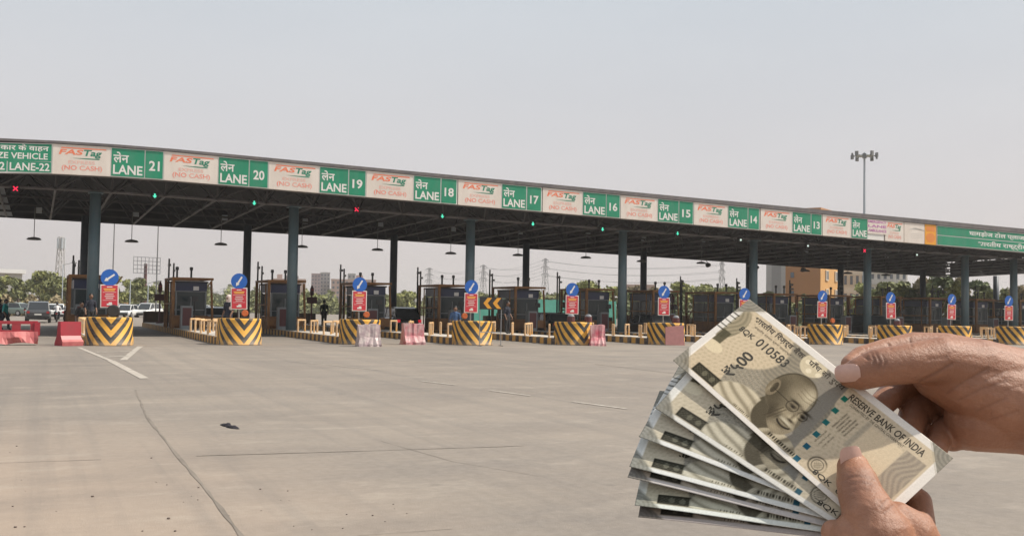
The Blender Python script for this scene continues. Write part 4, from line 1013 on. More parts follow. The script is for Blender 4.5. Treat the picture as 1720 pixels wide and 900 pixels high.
scrub(-60, 140, 120, 2.0, 2, 9000, 1); scrub(150, 330, 170, 2.2, 0, 4000, 2); scrub(300, 1100, 210, 4.2, 0, 12000, 3); scrub(1050, 1760, 130, 3.6, 3, 9000, 4)
scrub(-60, 420, 420, 9, 0, 6000, 5, 'distant_woods'); scrub(380, 1200, 520, 9, 0, 9000, 6, 'distant_woods')

STEEL = mat('pylon steel', (.11, .11, .12), .6)
def lattice_tower(label, x, ytop, D, wb, wt, arms=(), name='power_pylon', cat='pylon', group='power pylons on the horizon', m=STEEL, th=1.0):
    c = far_base(x, D); H = (horizon(x)-ytop)/FPX*D+CAM[2]
    t = thing(name, label, cat, c, .5, group); b = MB(); n = 9
    def cor(i): z = H*i/n; w = (wb*(1-(i/n))**1.3+wt)/2; return [(sx*w, sy*w, z) for sx, sy in ((-1, -1), (1, -1), (1, 1), (-1, 1))]
    r = (.00016*D+.03)*th
    for i in range(n):
        A, B = cor(i), cor(i+1)
        for j in range(4):
            b.tube(A[j], B[j], r, n=4); b.tube(A[j], B[(j+1) % 4], r*.6, n=4); b.tube(B[j], B[(j+1) % 4], r*.6, n=4)
    b.build('lattice', m, t)
    for h, l in arms:
        a = MB(); z = H*h; a.tube((-l, 0, z), (0, 0, z+l*.25), r, n=4); a.tube((l, 0, z), (0, 0, z+l*.25), r, n=4); a.tube((-l, 0, z), (l, 0, z), r, n=4)
        for s in (-1, 1): a.tube((s*l, 0, z), (s*l, 0, z-l*.35), r*.9, n=4)
        a.build('cross_arm', m, t)
    return t, H
PYL = [('small pylon left of the fourth arrow sign', 720, 450, 520), ('pylon right of the third column', 811, 445, 500), ('tall pylon right of the lane 17 booth', 915, 434, 470), ('tall pylon before the fifth column', 1212, 440, 430),
       ('tiny hazy pylon left of the second arrow sign', 352, 484, 1150), ('tiny hazy pylon beside the second arrow sign', 376, 484, 1150), ('tiny hazy pylon at the right of second booth', 364, 490, 1250)]
PT = []
for lb, x, yt, D in PYL:
    t, H = lattice_tower(lb, x, yt, D, 3.4 if D < 1000 else 6, .8, ((.97, 2.6), (.84, 3.2), (.71, 3.0)) if D < 1000 else ((.95, 5), (.8, 5)))
    PT.append((t, H))
b = MB()
for (ta, Ha), (tb, Hb) in zip(PT[:3], PT[1:4]):
    for h in (.95, .82, .69):
        for s in (-3.8, 3.8):
            P0 = Vector(ta.location)+Vector((s*.87, s*.48, Ha*h)); P1 = Vector(tb.location)+Vector((s*.87, s*.48, Hb*h)); q = []
            for i in range(13):
                f = i/12; p = P0.lerp(P1, f); p.z -= 10*f*(1-f)*1.0; q.append(p)
            b.path(q, .05, 4)
tag(b.build('power_cable', STEEL), 'thin power cables strung between the pylons above the booths', 'cable')
lattice_tower('pale lattice telecom tower above the left trees', 99, 398, 330, 1.7, 1.3, (), 'telecom_tower', 'tower', None, mat('pale tower paint', (.45, .44, .44), .6), 2.2)
c = far_base(99, 330); H = (505-396)/FPX*330
t = thing('antenna_drum', 'pale antenna drums at the top of the telecom tower', 'antenna', c+np.array([0, 0, H-2.2])); b = MB()
for i in range(5): b.tube((1.1*math.cos(i*1.26), 1.1*math.sin(i*1.26), 0), (1.1*math.cos(i*1.26), 1.1*math.sin(i*1.26), 3.4), .35, n=8)
b.build('panel_antenna', MT['pole'], t); MB().tube((0, 0, -.5), (0, 0, 3.5), .5, n=8).build('mount', MT['pole'], t)
# empty billboard frame
D = 200; c = far_base(245, D); t = thing('billboard_frame', 'empty billboard frame on a single post above the trees', 'billboard', c, .44)
z1 = (509-432)/FPX*D+CAM[2]; z0 = (509-459)/FPX*D+CAM[2]; wd = 49/FPX*D
b = MB()
for i in range(5): b.tube((-wd/2, 0, z0+(z1-z0)*i/4), (wd/2, 0, z0+(z1-z0)*i/4), .055, n=4)
for i in range(8): b.tube((-wd/2+wd*i/7, 0, z0), (-wd/2+wd*i/7, 0, z1), .055, n=4)
b.build('grid', STEEL, t); MB().tube((0, .5, 0), (0, .5, z0+(z1-z0)*.6), .32, n=10).build('post', MT['maroon'], t)
# thin street light poles
for lb, x, D, h in [('thin pole rising behind the leftmost arrow sign', 188, 105, 10.5), ('thin pole right of the empty billboard frame', 262, 105, 10.5), ('thin pale pole left of the second booth', 218, 120, 4.4), ('short pale pole below the billboard frame', 248, 125, 4.2), ('pale pole left of the leftmost booth', 104, 130, 6.5)]:
    c = far_base(x, D); t = thing('light_pole', lb, 'pole', c, .4, 'poles along the far road')
    MB().tube((0, 0, 0), (0, 0, h), .075, .05, 8).build('shaft', MT['lamp'] if D < 110 else MT['pole'], t)
    b = MB(); b.tube((0, 0, h-.05), (1.2, 0, h+.25), .035, n=6); b.box((1.45, 0, h+.27), (.6, .2, .1)); b.build('lamp_arm', MT['lamp'], t)
# high mast with floodlights
p = at_plane(1452, 262, 62); t = thing('high_mast', 'tall pale high mast with a ring of floodlights above the canopy', 'light mast', (p[0], 62, 0))
MB().tube((0, 0, 0), (0, 0, p[2]+.5), .26, .13, 12).build('shaft', MT['pole'], t)
b = MB(); b.lathe([(1.15, -.05), (1.2, 0), (1.15, .05), (1.1, 0)], 20, (0, 0, p[2])); 
for i in range(4): b.tube((0, 0, p[2]), (1.15*math.cos(i*1.57+.3), 1.15*math.sin(i*1.57+.3), p[2]), .05, n=6)
b.lathe([(.3, -.3), (.35, .3)], 10, (0, 0, p[2])); b.build('carriage', MT['pole'], t)
for i in range(10):
    a = i*.628+.2; x, y = 1.75*math.cos(a), 1.6*math.sin(a)
    b = MB(); b.box((x, y, p[2]+(.18 if i % 2 else -.22)), (.24, .42, .62), a+.2); b.tube((x, y, p[2]+(.18 if i % 2 else -.22)), (1.1*math.cos(a), 1.1*math.sin(a), p[2]), .05, n=6); b.build('floodlight', MT['lamp'], t)

WIN = mat('window glass far', (.12, .14, .17), .2)
def building(label, x0, x1, ytop, D, wall, depth=14, rz=None, floors=5, cols=6, name='apartment_block', win=WIN, roofbits=0, group='buildings on the horizon', hh=None, sidewin=True, frame=None, balc=None):
    xm = (x0+x1)/2; c = far_base(xm, D); H = (horizon(xm)-ytop)/FPX*D+CAM[2] if hh is None else hh; W = (x1-x0)/FPX*D
    az = -math.atan2(c[0]-CAM[0], c[1]-CAM[1]) if rz is None else rz
    t = thing(name, label, 'building', c, az, group)
    b = MB(); b.box((0, depth/2, H/2), (W, depth, H)); b.build('wall', wall, t)
    rf = MB(); rf.box((0, depth/2, H+.25), (W*1.02, depth*1.02, .5)); rf = rf.build('roof', wall, t)
    if roofbits:
        q = MB(); r = random.Random(int(x0))
        for i in range(roofbits): q.box((r.uniform(-W*.35, W*.35), depth/2, H+1.4), (W*.16, depth*.3, 2.0))
        q.build('stair_head', wall, rf)
    fh = H/floors; cw = W/cols
    for i in range(floors):
        for j in range(cols):
            q = MB(); z = fh*(i+.52); x = -W/2+cw*(j+.5)
            q.box((x, -.02, z), (cw*.46, .12, fh*.5)); w = q.build('window', win, t)
            if frame:
                q = MB(); 
                for s in (-1, 1): q.box((x+s*cw*.27, -.05, z), (cw*.08, .2, fh*.58)); q.box((x, -.05, z+s*fh*.29), (cw*.62, .2, fh*.08))
                q.build('frame', frame, w)
    if balc:
        for i in range(1, floors):
            for j in range(0, cols, 2):
                q = MB(); q.box((-W/2+cw*(j+1), -.7, fh*i), (cw*1.5, 1.4, .16)); q.box((-W/2+cw*(j+1), -1.36, fh*i+.5), (cw*1.5, .08, .9)); q.build('balcony', balc, t)
    return t
PINK = mat('pink beige render', (.42, .30, .26), .9, var=.06, scale=.1); GREYB = mat('grey concrete block', (.36, .35, .34), .9, var=.08, scale=.15); MAUVE = mat('mauve render', (.33, .26, .27), .9)
building('pink beige apartment block behind the second column', 458, 512, 470, 420, PINK, floors=7, cols=8, roofbits=2)
building('narrow wing of the pink apartment block', 480, 500, 465, 450, MAUVE, floors=8, cols=3)
building('tall mauve tower block left of the third arrow sign', 522, 537, 461, 430, MAUVE, floors=10, cols=3)
building('tall grey tower block beside the mauve one', 537, 553, 459, 440, GREYB, floors=10, cols=3)
building('long low block behind the third arrow sign', 556, 630, 471, 430, PINK, floors=6, cols=10, roofbits=1)
building('square stair tower on the long low block', 583, 596, 461, 460, GREYB, floors=8, cols=2)
building('low pink buildings right of the fourth column', 1052, 1100, 481, 260, PINK, floors=3, cols=6)
# orange building: gable to us, window front right, shade and sun painted into colours
ORA = mat('shaded orange brown render', (.40, .195, .085), .9, var=.06, scale=.2); ORY = mat('sunlit yellow orange render', (.56, .31, .115), .9, var=.05, scale=.2)
FRM = mat('pale window frame', (.62, .52, .40), .7)
D = 150
pa = far_base(1319, D); pb = far_base(1378, D-3); pc = far_base(1409, D+4)
t = thing('orange_building', 'orange brown building with blank gable and windowed yellow front', 'building', pb, 0, 'buildings on the horizon')
H = 17.0; A = Vector(pa-pb); B = Vector(pc-pb); Cn = A+B
b = MB(); b.add([(0, 0, 0), tuple(A), (A.x, A.y, H), (0, 0, H), tuple(Cn), (Cn.x, Cn.y, H)], [(1, 0, 3, 2), (1, 2, 5, 4)]); b.build('gable_wall', ORA, t)
b = MB(); b.add([(0, 0, 0), tuple(B), (B.x, B.y, H), (0, 0, H), tuple(Cn), (Cn.x, Cn.y, H)], [(0, 1, 2, 3), (1, 4, 5, 2)]); b.build('front_wall', ORY, t)
b = MB(); b.add([(0, 0, H), (A.x, A.y, H), (Cn.x, Cn.y, H), (B.x, B.y, H), (0, 0, H+.3), (A.x, A.y, H+.3), (Cn.x, Cn.y, H+.3), (B.x, B.y, H+.3)], [(3, 2, 1, 0), (4, 5, 6, 7), (0, 1, 5, 4), (1, 2, 6, 5), (2, 3, 7, 6), (3, 0, 4, 7)]); b.build('roof', ORA, t)
bd = B.normalized(); nn = Vector((bd.y, -bd.x, 0)); rzb = math.atan2(bd.y, bd.x)
for i in range(6):
    for s in (.32, .82):
        q = bd*(B.length*s)+nn*.03; z = 1.9+2.75*i
        w = MB().box((q.x, q.y, z), (.95, .16, 1.25), rzb).build('window', WIN, t)
        k = MB(); 
        for sx in (-.56, .56): k.box((q.x+bd.x*sx, q.y+bd.y*sx, z), (.14, .26, 1.5), rzb)
        k.box((q.x, q.y, z+.70), (1.25, .27, .14), rzb); k.box((q.x, q.y, z-.70), (1.25, .27, .14), rzb); k.box((q.x, q.y, z), (.07, .2, 1.2), rzb); k.build('frame', FRM, w)
ad = A.normalized(); na = Vector((-ad.y, ad.x, 0)); rza = math.atan2(ad.y, ad.x)
for i in range(6):
    q = ad*(A.length*.80)+na*.03; MB().box((q.x, q.y, 1.9+2.75*i), (.5, .14, .8), rza).build('window', WIN, t)
building('blank grey concrete block left of the orange building', 1287, 1320, 440, 175, mat('bare grey concrete', (.44, .44, .43), .9, var=.06, scale=.2), floors=1, cols=1, hh=16, depth=10, win=mat('grey door recess', (.3, .3, .3), .8))
CREAM = mat('cream render', (.66, .60, .50), .9, var=.06, scale=.2)
building('cream building with dark windows right of orange one', 1416, 1454, 440, 160, CREAM, floors=6, cols=4, hh=17, frame=FRM)
building('white apartment block with balconies under the canopy edge', 1462, 1522, 445, 190, mat('white render', (.70, .67, .63), .9), floors=6, cols=6, hh=15, balc=mat('grey balcony', (.45, .44, .43), .9))
# white shed roof at far left
D = 260; c = far_base(10, D); t = thing('far_shed', 'white roofed shed above the trees at far left', 'building', c, .1)
z = (505-458)/FPX*D+CAM[2]; MB().box((0, 2, z/2), (7, 6, z)).build('wall', GREYB, t); MB().box((0, 2, z+.4), (8.6, 8, 1.0)).build('roof', mat('white shed roof', (.72, .72, .72), .7), t)
# green shade net fence beyond the lanes
t = thing('net_fence', 'sea green shade net fence seen between the booths', 'fence', (0, 0, 0))
pts = [at_plane(x, 517, 58.0) for x in np.linspace(760, 1035, 14)]
b = MB()
for p, q in zip(pts[:-1], pts[1:]): b.add([(p[0], 58, .1), (q[0], 58, .1), (q[0], 58, 2.75), (p[0], 58, 2.75+.06), (p[0], 58.03, .1), (q[0], 58.03, .1), (q[0], 58.03, 2.75), (p[0], 58.03, 2.81)], [(0, 1, 2, 3), (7, 6, 5, 4), (2, 6, 7, 3), (1, 5, 6, 2), (0, 3, 7, 4)])
b.build('netting', MT['net'], t)
for p in pts: MB().tube((p[0], 58.1, 0), (p[0], 58.1, 2.9), .04, n=6).build('post', MT['galv'], t)

# ------------------------------------------------------------------ the hand-held banknotes
MPX = 1/2980.0                                        # metres per photo pixel at arm's length
c1 = (0.61168, -0.56067, -0.55812); c2 = (0.77780, 0.55467, 0.29558)
e1 = RT*c1[0]+UP*c1[1]+FW*c1[2]; e1 = e1/np.linalg.norm(e1); e2 = RT*c2[0]+UP*c2[1]+FW*c2[2]; e2 = e2-e1*np.dot(e1, e2); e2 = e2/np.linalg.norm(e2)
E1 = e1*.150; E2 = e2*.066; e3 = np.cross(e1, e2)     # long edge, short edge, and the normal towards the viewer
if np.dot(e3, FW) > 0: e3 = -e3
NO = CAM+RT*0.17090-UP*0.07935+FW*0.58184-(E1+E2)/2   # lower left corner of the front note
LX, LY = 150.0, 66.0
def note_fn(theta, back, tilt, bend, ll):
    """a note of the fan: lower left corner seen at ll, turned by theta in the fan's plane, its free end tilted away, its held end folded back"""
    ct, s_ = math.cos(theta), math.sin(theta)
    d = ray(*ll); P = CAM+d*(np.dot(NO-e3*back*.001-CAM, e3)/np.dot(d, e3))-NO; l0, l1 = np.dot(P, e1)*1000, np.dot(P, e2)*1000
    def f(X, Y, off=0.0):
        w = max(0, (100-X)/100.0)
        h = -back-Y*math.sin(tilt*w)+bend*math.sin(X/150*math.pi*2.4)*(.3+.7*w); y = Y*math.cos(tilt*w); x = X
        if back and X > 118: x = 118+(X-118)*.36; h -= (X-118)*.93
        a = l0+x*ct-y*s_; c = l1+x*s_+y*ct
        return NO+(e1*a+e2*c+e3*(h+off))*.001
    return f
def sm(a, lo, hi): t = np.clip((a-lo)/(hi-lo), 0, 1); return t*t*(3-2*t)
def srgb(c): c = np.array(c)/255.0; return np.where(c <= .04045, c/12.92, ((c+.055)/1.055)**2.4)
def note_paint(X, Y, full=True, seed=0):
    r = np.random.RandomState(seed)
    def lay(C, mask, col, a=1.0): m = (np.clip(mask, 0, 1)*a)[..., None]; return C*(1-m)+np.array(col)*m
    def rect(x0, y0, x1, y1, s=.4): return sm(X, x0-s, x0+s)*sm(-X, -x1-s, -x1+s)*sm(Y, y0-s, y0+s)*sm(-Y, -y1-s, -y1+s)
    def ell(cx, cy, rx, ry, rot=0, s=.08):
        c, q = math.cos(rot), math.sin(rot); x = (X-cx)*c+(Y-cy)*q; y = -(X-cx)*q+(Y-cy)*c
        return 1-sm((x/rx)**2+(y/ry)**2, 1-s, 1+s)
    def gau(cx, cy, rx, ry, rot=0):
        c, q = math.cos(rot), math.sin(rot); x = (X-cx)*c+(Y-cy)*q; y = -(X-cx)*q+(Y-cy)*c
        return np.exp(-(x/rx)**2-(y/ry)**2)
    C = np.zeros(X.shape+(3,)); C[:] = (222, 214, 206)
    C = lay(C, rect(5, 3.2, 145, 61.5), (206, 186, 154))
    C = lay(C, rect(5, 3.2, 145, 61.5), (188, 166, 134), .5*np.clip(.5+.5*np.sin(X*.11+Y*.06), 0, 1).mean())
    # guilloche ground
    g1 = .5+.5*np.sin(X*1.9+6*np.sin(Y*.22)); g2 = .5+.5*np.sin(Y*2.3+5*np.sin(X*.16))
    C = lay(C, rect(5, 3.2, 130, 61.5)*g1*g2, (172, 154, 124), .45)
    # big grey rosette on the left and ring band behind the portrait
    C = lay(C, ell(5, 46, 9, 14)*rect(4, 30, 40, 61.5)*(.6+.4*g1), (140, 130, 104), .9)
    C = lay(C, rect(5, 28, 11, 39), (88, 84, 62), .8)
    C = lay(C, ell(9, 25, 7, 4)*rect(5, 3.2, 40, 61.5), (214, 196, 160), .9)
    lens = ell(16, 47, 30, 25)
    disc = ell(58, 27, 31, 41, 0, .03)*rect(20, 3.2, 89, 61.5)*(1-lens)
    C = lay(C, disc*(.75+.25*g2), (136, 128, 112), .95)
    C = lay(C, disc*ell(34, 22, 16, 12)*(r.rand(*X.shape) > .45), (176, 166, 148), .5)
    C = lay(C, ell(60, 57, 8, 8)*rect(48, 46, 72, 61.5), (206, 190, 156), .9)
    for qx, qy in ((56, 57), (60, 52.5), (63, 57.5), (58.5, 60), (66, 54)): C = lay(C, ell(qx, qy, 1.7, 1.7), (222, 208, 178), .8)
    C = lay(C, sm(X, 62, 72)*(1-sm(X-.0*Y, 84+.11*(53-Y)-.5, 84+.11*(53-Y)+.5))*rect(50, 3.2, 96, 61.5)*(1-ell(60, 57, 8, 8)), (140, 133, 122), .95)
    # dark numeral panel
    d = rect(12, 3.6, 40, 10.6); C = lay(C, d, (70, 66, 52)); C = lay(C, rect(13.2, 4.6, 38.8, 9.6)*(.5+.5*np.sin(X*2.7)*np.sin(Y*3.1)), (112, 106, 86), .8)
    C = lay(C, rect(13.2, 4.6, 38.8, 9.6)*(ell(20, 7, 1.6, 2)+ell(26, 7, 1.6, 2)+ell(32, 7, 1.6, 2)), (138, 132, 108), .6)
    # generic bald bespectacled elder in a shawl, looking to the right
    lim = rect(30, 3.2, 96, 61.5)
    nk = np.maximum(ell(66, 12, 9, 12), ell(60, 16, 7, 12, -.3))*lim; C = lay(C, nk, (104, 94, 74))
    sh = ell(48, -1, 21, 20)*lim*(1-ell(67, 16, 12, 14, -.25)); C = lay(C, sh, (198, 184, 156)); C = lay(C, sh*(.5+.5*np.sin((X*.5+Y*1.3)*.75+.8*np.sin(X*.2)))**2, (136, 124, 100), .7)
    sh2 = ell(80, -3, 15, 14)*lim; C = lay(C, sh2, (184, 170, 142)); C = lay(C, sh2*(.5+.5*np.sin((X*1.2-Y*.7)*.7))**2, (128, 116, 94), .7)
    hd = np.maximum(ell(64.5, 33, 13.5, 15.5, -.15), ell(70.5, 22, 10, 15, .28))*lim; C = lay(C, hd, (152, 138, 112))
    C = lay(C, np.exp(-((np.hypot((X-64.5)/13.5, (Y-33)/15.5)-1.0)/.035)**2)*rect(48, 30, 80, 50), (70, 62, 46), .75)
    C = lay(C, hd*gau(56, 29, 9, 18), (92, 82, 62), .85); C = lay(C, hd*gau(61, 43, 8, 5), (130, 117, 92), .6); C = lay(C, hd*gau(66, 47, 12, 2.2), (104, 92, 70), .7)
    C = lay(C, hd*gau(72.5, 39, 4.5, 6), (206, 192, 160), .85); C = lay(C, hd*gau(66, 36, 5, 4), (172, 156, 126), .5); C = lay(C, hd*gau(77, 33, 3, 3), (198, 182, 150), .6)
    C = lay(C, hd*gau(63, 17, 4.5, 7), (86, 76, 58), .85); C = lay(C, hd*gau(74.4, 21.5, 3.2, 2.4), (204, 188, 154), .8); C = lay(C, hd*gau(68.5, 22, 2.6, 2.2), (182, 166, 132), .7); C = lay(C, hd*gau(71.5, 10, 3.6, 2.0), (176, 160, 128), .7)
    ear = ell(53.6, 29.5, 3.4, 6.4, .15); C = lay(C, ear, (140, 124, 98)); C = lay(C, ell(54.3, 30, 1.7, 4.0, .15), (80, 70, 52), .8); C = lay(C, gau(52.6, 28, .9, 4), (176, 160, 130), .6)
    for cx, cy, rr in ((69.8, 28.0, 3.6), (78.2, 26.8, 2.9)):
        dd = np.sqrt((X-cx)**2+((Y-cy)*1.05)**2); C = lay(C, np.exp(-((dd-rr)/.26)**2), (58, 50, 38), .75)
        C = lay(C, gau(cx+.2, cy+.6, 3.0, .8), (66, 56, 42), .7); C = lay(C, gau(cx+.4, cy-.3, 1.5, .7), (48, 40, 30), .95); C = lay(C, gau(cx, cy+3.2, 3.6, .9), (60, 52, 40), .85); C = lay(C, gau(cx, cy-2.4, 2.6, .7), (96, 84, 64), .7)
    C = lay(C, np.exp(-((Y-(29.4-.06*(X-54)))/.26)**2)*rect(55, 25, 66.2, 33), (64, 56, 42), .8)
    C = lay(C, hd*gau(76.6, 23.4, .9, 3.4, .2), (204, 188, 154), .7); C = lay(C, hd*gau(74.6, 23.0, .8, 3.0, .1), (110, 96, 74), .6); C = lay(C, gau(75.4, 20.0, 2.4, .8), (66, 56, 42), .85)
    C = lay(C, gau(74.0, 17.6, 5.0, 1.3, -.1), (204, 194, 168), .9); C = lay(C, gau(74.0, 16.4, 4.8, .5, -.1), (92, 80, 60), .7); C = lay(C, np.exp(-((Y-(13.9+.075*(X-74.0)**2))/.65)**2)*rect(69.2, 12, 78.8, 18, .5), (46, 38, 28), .95); C = lay(C, hd*gau(68.3, 17.5, 1.0, 2.6, -.3), (84, 74, 56), .6); C = lay(C, gau(73.4, 12.9, 3.2, .7), (124, 110, 84), .7)
    for ox in (0, 2.0): C = lay(C, np.exp(-((X-(67.6-ox+.35*(Y-20)))/.45)**2)*rect(60, 12, 76, 24), (84, 72, 54), .6)
    for k in range(3): C = lay(C, np.exp(-((Y-(36+2.6*k+.5*np.sin(X*.5)))/.3)**2)*rect(66, 30, 78, 48), (120, 106, 82), .5)
    pm = np.clip(hd+nk+ear, 0, 1); C = lay(C, pm*(.5+.5*np.sin((X+Y*.7)*5.2)), (84, 74, 56), .16)
    # thread squares, seal, text rules, watermark window, right hand band
    for i in range(6):
        y = 53-9.6*i; x = 86.5+1.5*i; C = lay(C, rect(x-1.7, y-1.7, x+1.7, y+1.7, .2), (20, 128+(-6*i), 106+6*i) if i < 4 else (18, 96, 128), .95)
    for i in range(5):
        for k in range(2): 
            C = lay(C, rect(93.5+2.0*i, 34+(i % 2), 94.4+2.0*i, 47-(i % 3))*(r.rand(*X.shape) > .3), (110, 98, 78), .55)
    for i in range(3): C = lay(C, rect(93+2.6*i, 20, 93.8+2.6*i, 30)*(r.rand(*X.shape) > .35), (104, 92, 74), .6)
    dd = np.hypot(X-104.2, Y-10.0); C = lay(C, np.exp(-((dd-5.0)/.45)**2)+np.exp(-((dd-3.3)/.3)**2)+.7*(1-sm(dd, 2.0, 2.8))*(.5+.5*np.sin(X*4)*np.sin(Y*4)), (84, 76, 60), .85)
    C = lay(C, rect(108, 5, 130, 50, 1.2), (214, 190, 152), .7); C = lay(C, rect(105, 30, 108, 51, .8), (150, 140, 122), .5)
    C = lay(C, rect(130.5, 3.2, 143.5, 52)*(.6+.4*g1), (146, 132, 116), .9)
    # corner triangles and edge bleed lines
    for cx, cy in ((0, 0), (0, 66), (150, 66)):
        tq = np.abs(X-cx)+np.abs(Y-cy); C = lay(C, 1-sm(tq, 13.4, 14.0), (150, 142, 126)); C = lay(C, (1-sm(tq, 13.4, 14.0))*(.5+.5*np.sin(np.hypot(X-cx, Y-cy)*2.6)), (120, 114, 100), .7); C = lay(C, np.exp(-((tq-14.6)/.35)**2), (176, 164, 142), .8)
    for y in (38, 41, 45, 49, 52): C = lay(C, rect(0, y-.4, 5, y+.4, .15)+rect(145, y-34.4, 150, y-33.6, .15), (70, 66, 54), .9)
    # small print lines along the bottom
    C = lay(C, rect(46, 3.8, 58, 5.2)*(np.sin(X*5.5) > -.1), (92, 82, 64), .7); C = lay(C, rect(72, 4.2, 92, 6.4)*(np.sin(X*3.8+1) > -.3), (66, 58, 44), .8)
    n = r.normal(0, 1, X.shape)[..., None]*4.0
    g = C.mean(-1, keepdims=True); C = g+(C-g)*.85; C = C+(C-165)*.28*(rect(4, 3.2, 146, 61.5)*(1-.6*sm(X, 70, 110)))[..., None]
    return np.clip((C+n)*1.02, 8, 250)
NOTE_M = bpy.data.materials.new('printed note paper'); NOTE_M.use_nodes = True
nq = NT(NOTE_M); at = NOTE_M.node_tree.nodes.new('ShaderNodeAttribute'); at.attribute_name = 'print'; nq.base(at.outputs['Color'])
NOTE_M.node_tree.nodes['Principled BSDF'].inputs['Roughness'].default_value = .75; NOTE_M.node_tree.nodes['Principled BSDF'].inputs['Specular IOR Level'].default_value = .25
INK = mat('dark olive ink', (.035, .030, .020), .7); INK2 = mat('dark brown ink', (.06, .045, .028), .7)
def banknote(label, fn, nx, ny, tint, seed):
    t = thing('banknote', label, 'banknote', NO+(E1+E2)/2, 0, 'fan of banknotes')
    org = NO+(E1+E2)/2
    xs = np.linspace(0, LX, nx); ys = np.linspace(0, LY, ny); X, Y = np.meshgrid(xs, ys)
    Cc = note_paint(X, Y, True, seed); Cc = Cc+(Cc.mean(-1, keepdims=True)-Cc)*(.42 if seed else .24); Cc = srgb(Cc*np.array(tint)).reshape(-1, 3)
    V = []
    for lay in (.0, -.12):
        for j in range(ny):
            for i in range(nx): V.append(tuple(fn(xs[i], ys[j], lay)-org))
    n = nx*ny; F = []
    for j in range(ny-1):
        for i in range(nx-1):
            a = j*nx+i; F.append((a, a+1, a+nx+1, a+nx)); F.append((n+a, n+a+nx, n+a+nx+1, n+a+1))
    for i in range(nx-1): F.append((i, n+i, n+i+1, i+1)); a = (ny-1)*nx+i; F.append((a, a+1, n+a+1, n+a))
    for j in range(ny-1): a = j*nx; F.append((a, a+nx, n+a+nx, n+a)); a = j*nx+nx-1; F.append((a, n+a, n+a+nx, a+nx))
    me = bpy.data.meshes.new('paper'); me.from_pydata(V, [], F); me.materials.append(NOTE_M)
    ca = me.color_attributes.new('print', 'FLOAT_COLOR', 'POINT')
    ca.data.foreach_set('color', np.concatenate([np.concatenate([Cc, np.ones((n, 1))], 1)]*2).ravel().astype(np.float32))
    me.polygons.foreach_set('use_smooth', [True]*len(me.polygons))
    o = bpy.data.objects.new('paper', me); COL.objects.link(o); o.parent = t
    w = lambda x, y: tuple(fn(x, y, .10)-org)
    rot = lambda x, y: w(30.5-(y-30.5)+0, 26.5+(x-26.5))
    k = MB()
    k.text('8QK', w, (11.5, 43.6, 22.5, 48.2), .012, 0, 'L', False); k.text('010583', w, (25.5, 43.4, 49, 49.6), .012, 0, 'L', False)
    k.build('serial_number', INK, t); k = MB()
    k.text('8QK  010583', w, (105, 3.9, 139, 7.6), .012, 0, 'L', False)
    k.build('serial_number', INK, t); k = MB()
    k.text('\u20b9\u096b00', rot, (15.5, 27.5, 36.5, 36.0), .02, 0, 'C', False)
    k.build('value_lettering', INK, t)
    k = MB(); k.text('\u092d\u093e\u0930\u0924\u0940\u092f \u093f\u0930\u091c\u093c\u0930\u094d\u0935 \u092c\u0948\u0902\u0915', w, (13, 54.6, 52, 60.6), .018, 0, 'L', False)
    k.text('\u092a\u093e\u0901\u091a \u0938\u094c \u0930\u0941\u092a\u092f\u0947', w, (56, 54.8, 82, 60.4), .012, 0, 'L', False)
    k.text('RESERVE BANK OF INDIA', w, (87.5, 54.2, 138.5, 59.0), .02, 0, 'L', False)
    k.text('\u0915\u0947\u0928\u094d\u0926\u094d\u0930\u0940\u092f \u0938\u0930\u0915\u093e\u0930 \u0926\u094d\u0935\u093e\u0930\u093e \u092a\u094d\u0930\u0924\u094d\u092f\u093e\u092d\u0942\u0924', w, (17, 51.8, 46, 53.8), 0, 0, 'L', False)
    k.text('GUARANTEED BY THE CENTRAL GOVERNMENT', w, (91, 51.4, 128, 53.2), 0, 0, 'L', False)
    k.build('lettering', INK2, t)
    return t
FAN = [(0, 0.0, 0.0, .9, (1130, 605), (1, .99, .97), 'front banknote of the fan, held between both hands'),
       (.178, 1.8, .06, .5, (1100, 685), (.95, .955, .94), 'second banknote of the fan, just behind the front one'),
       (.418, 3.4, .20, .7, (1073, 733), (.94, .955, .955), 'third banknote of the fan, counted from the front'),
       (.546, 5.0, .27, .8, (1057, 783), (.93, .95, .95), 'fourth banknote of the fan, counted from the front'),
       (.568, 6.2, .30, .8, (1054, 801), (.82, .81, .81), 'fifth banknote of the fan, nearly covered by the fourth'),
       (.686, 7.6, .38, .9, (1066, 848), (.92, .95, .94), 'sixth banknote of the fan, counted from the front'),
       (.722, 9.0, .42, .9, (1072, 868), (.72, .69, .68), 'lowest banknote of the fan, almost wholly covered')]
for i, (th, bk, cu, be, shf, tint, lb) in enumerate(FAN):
    banknote(lb, note_fn(th, bk, cu, be, shf), 420 if i == 0 else 220, 185 if i == 0 else 97, tint, i)

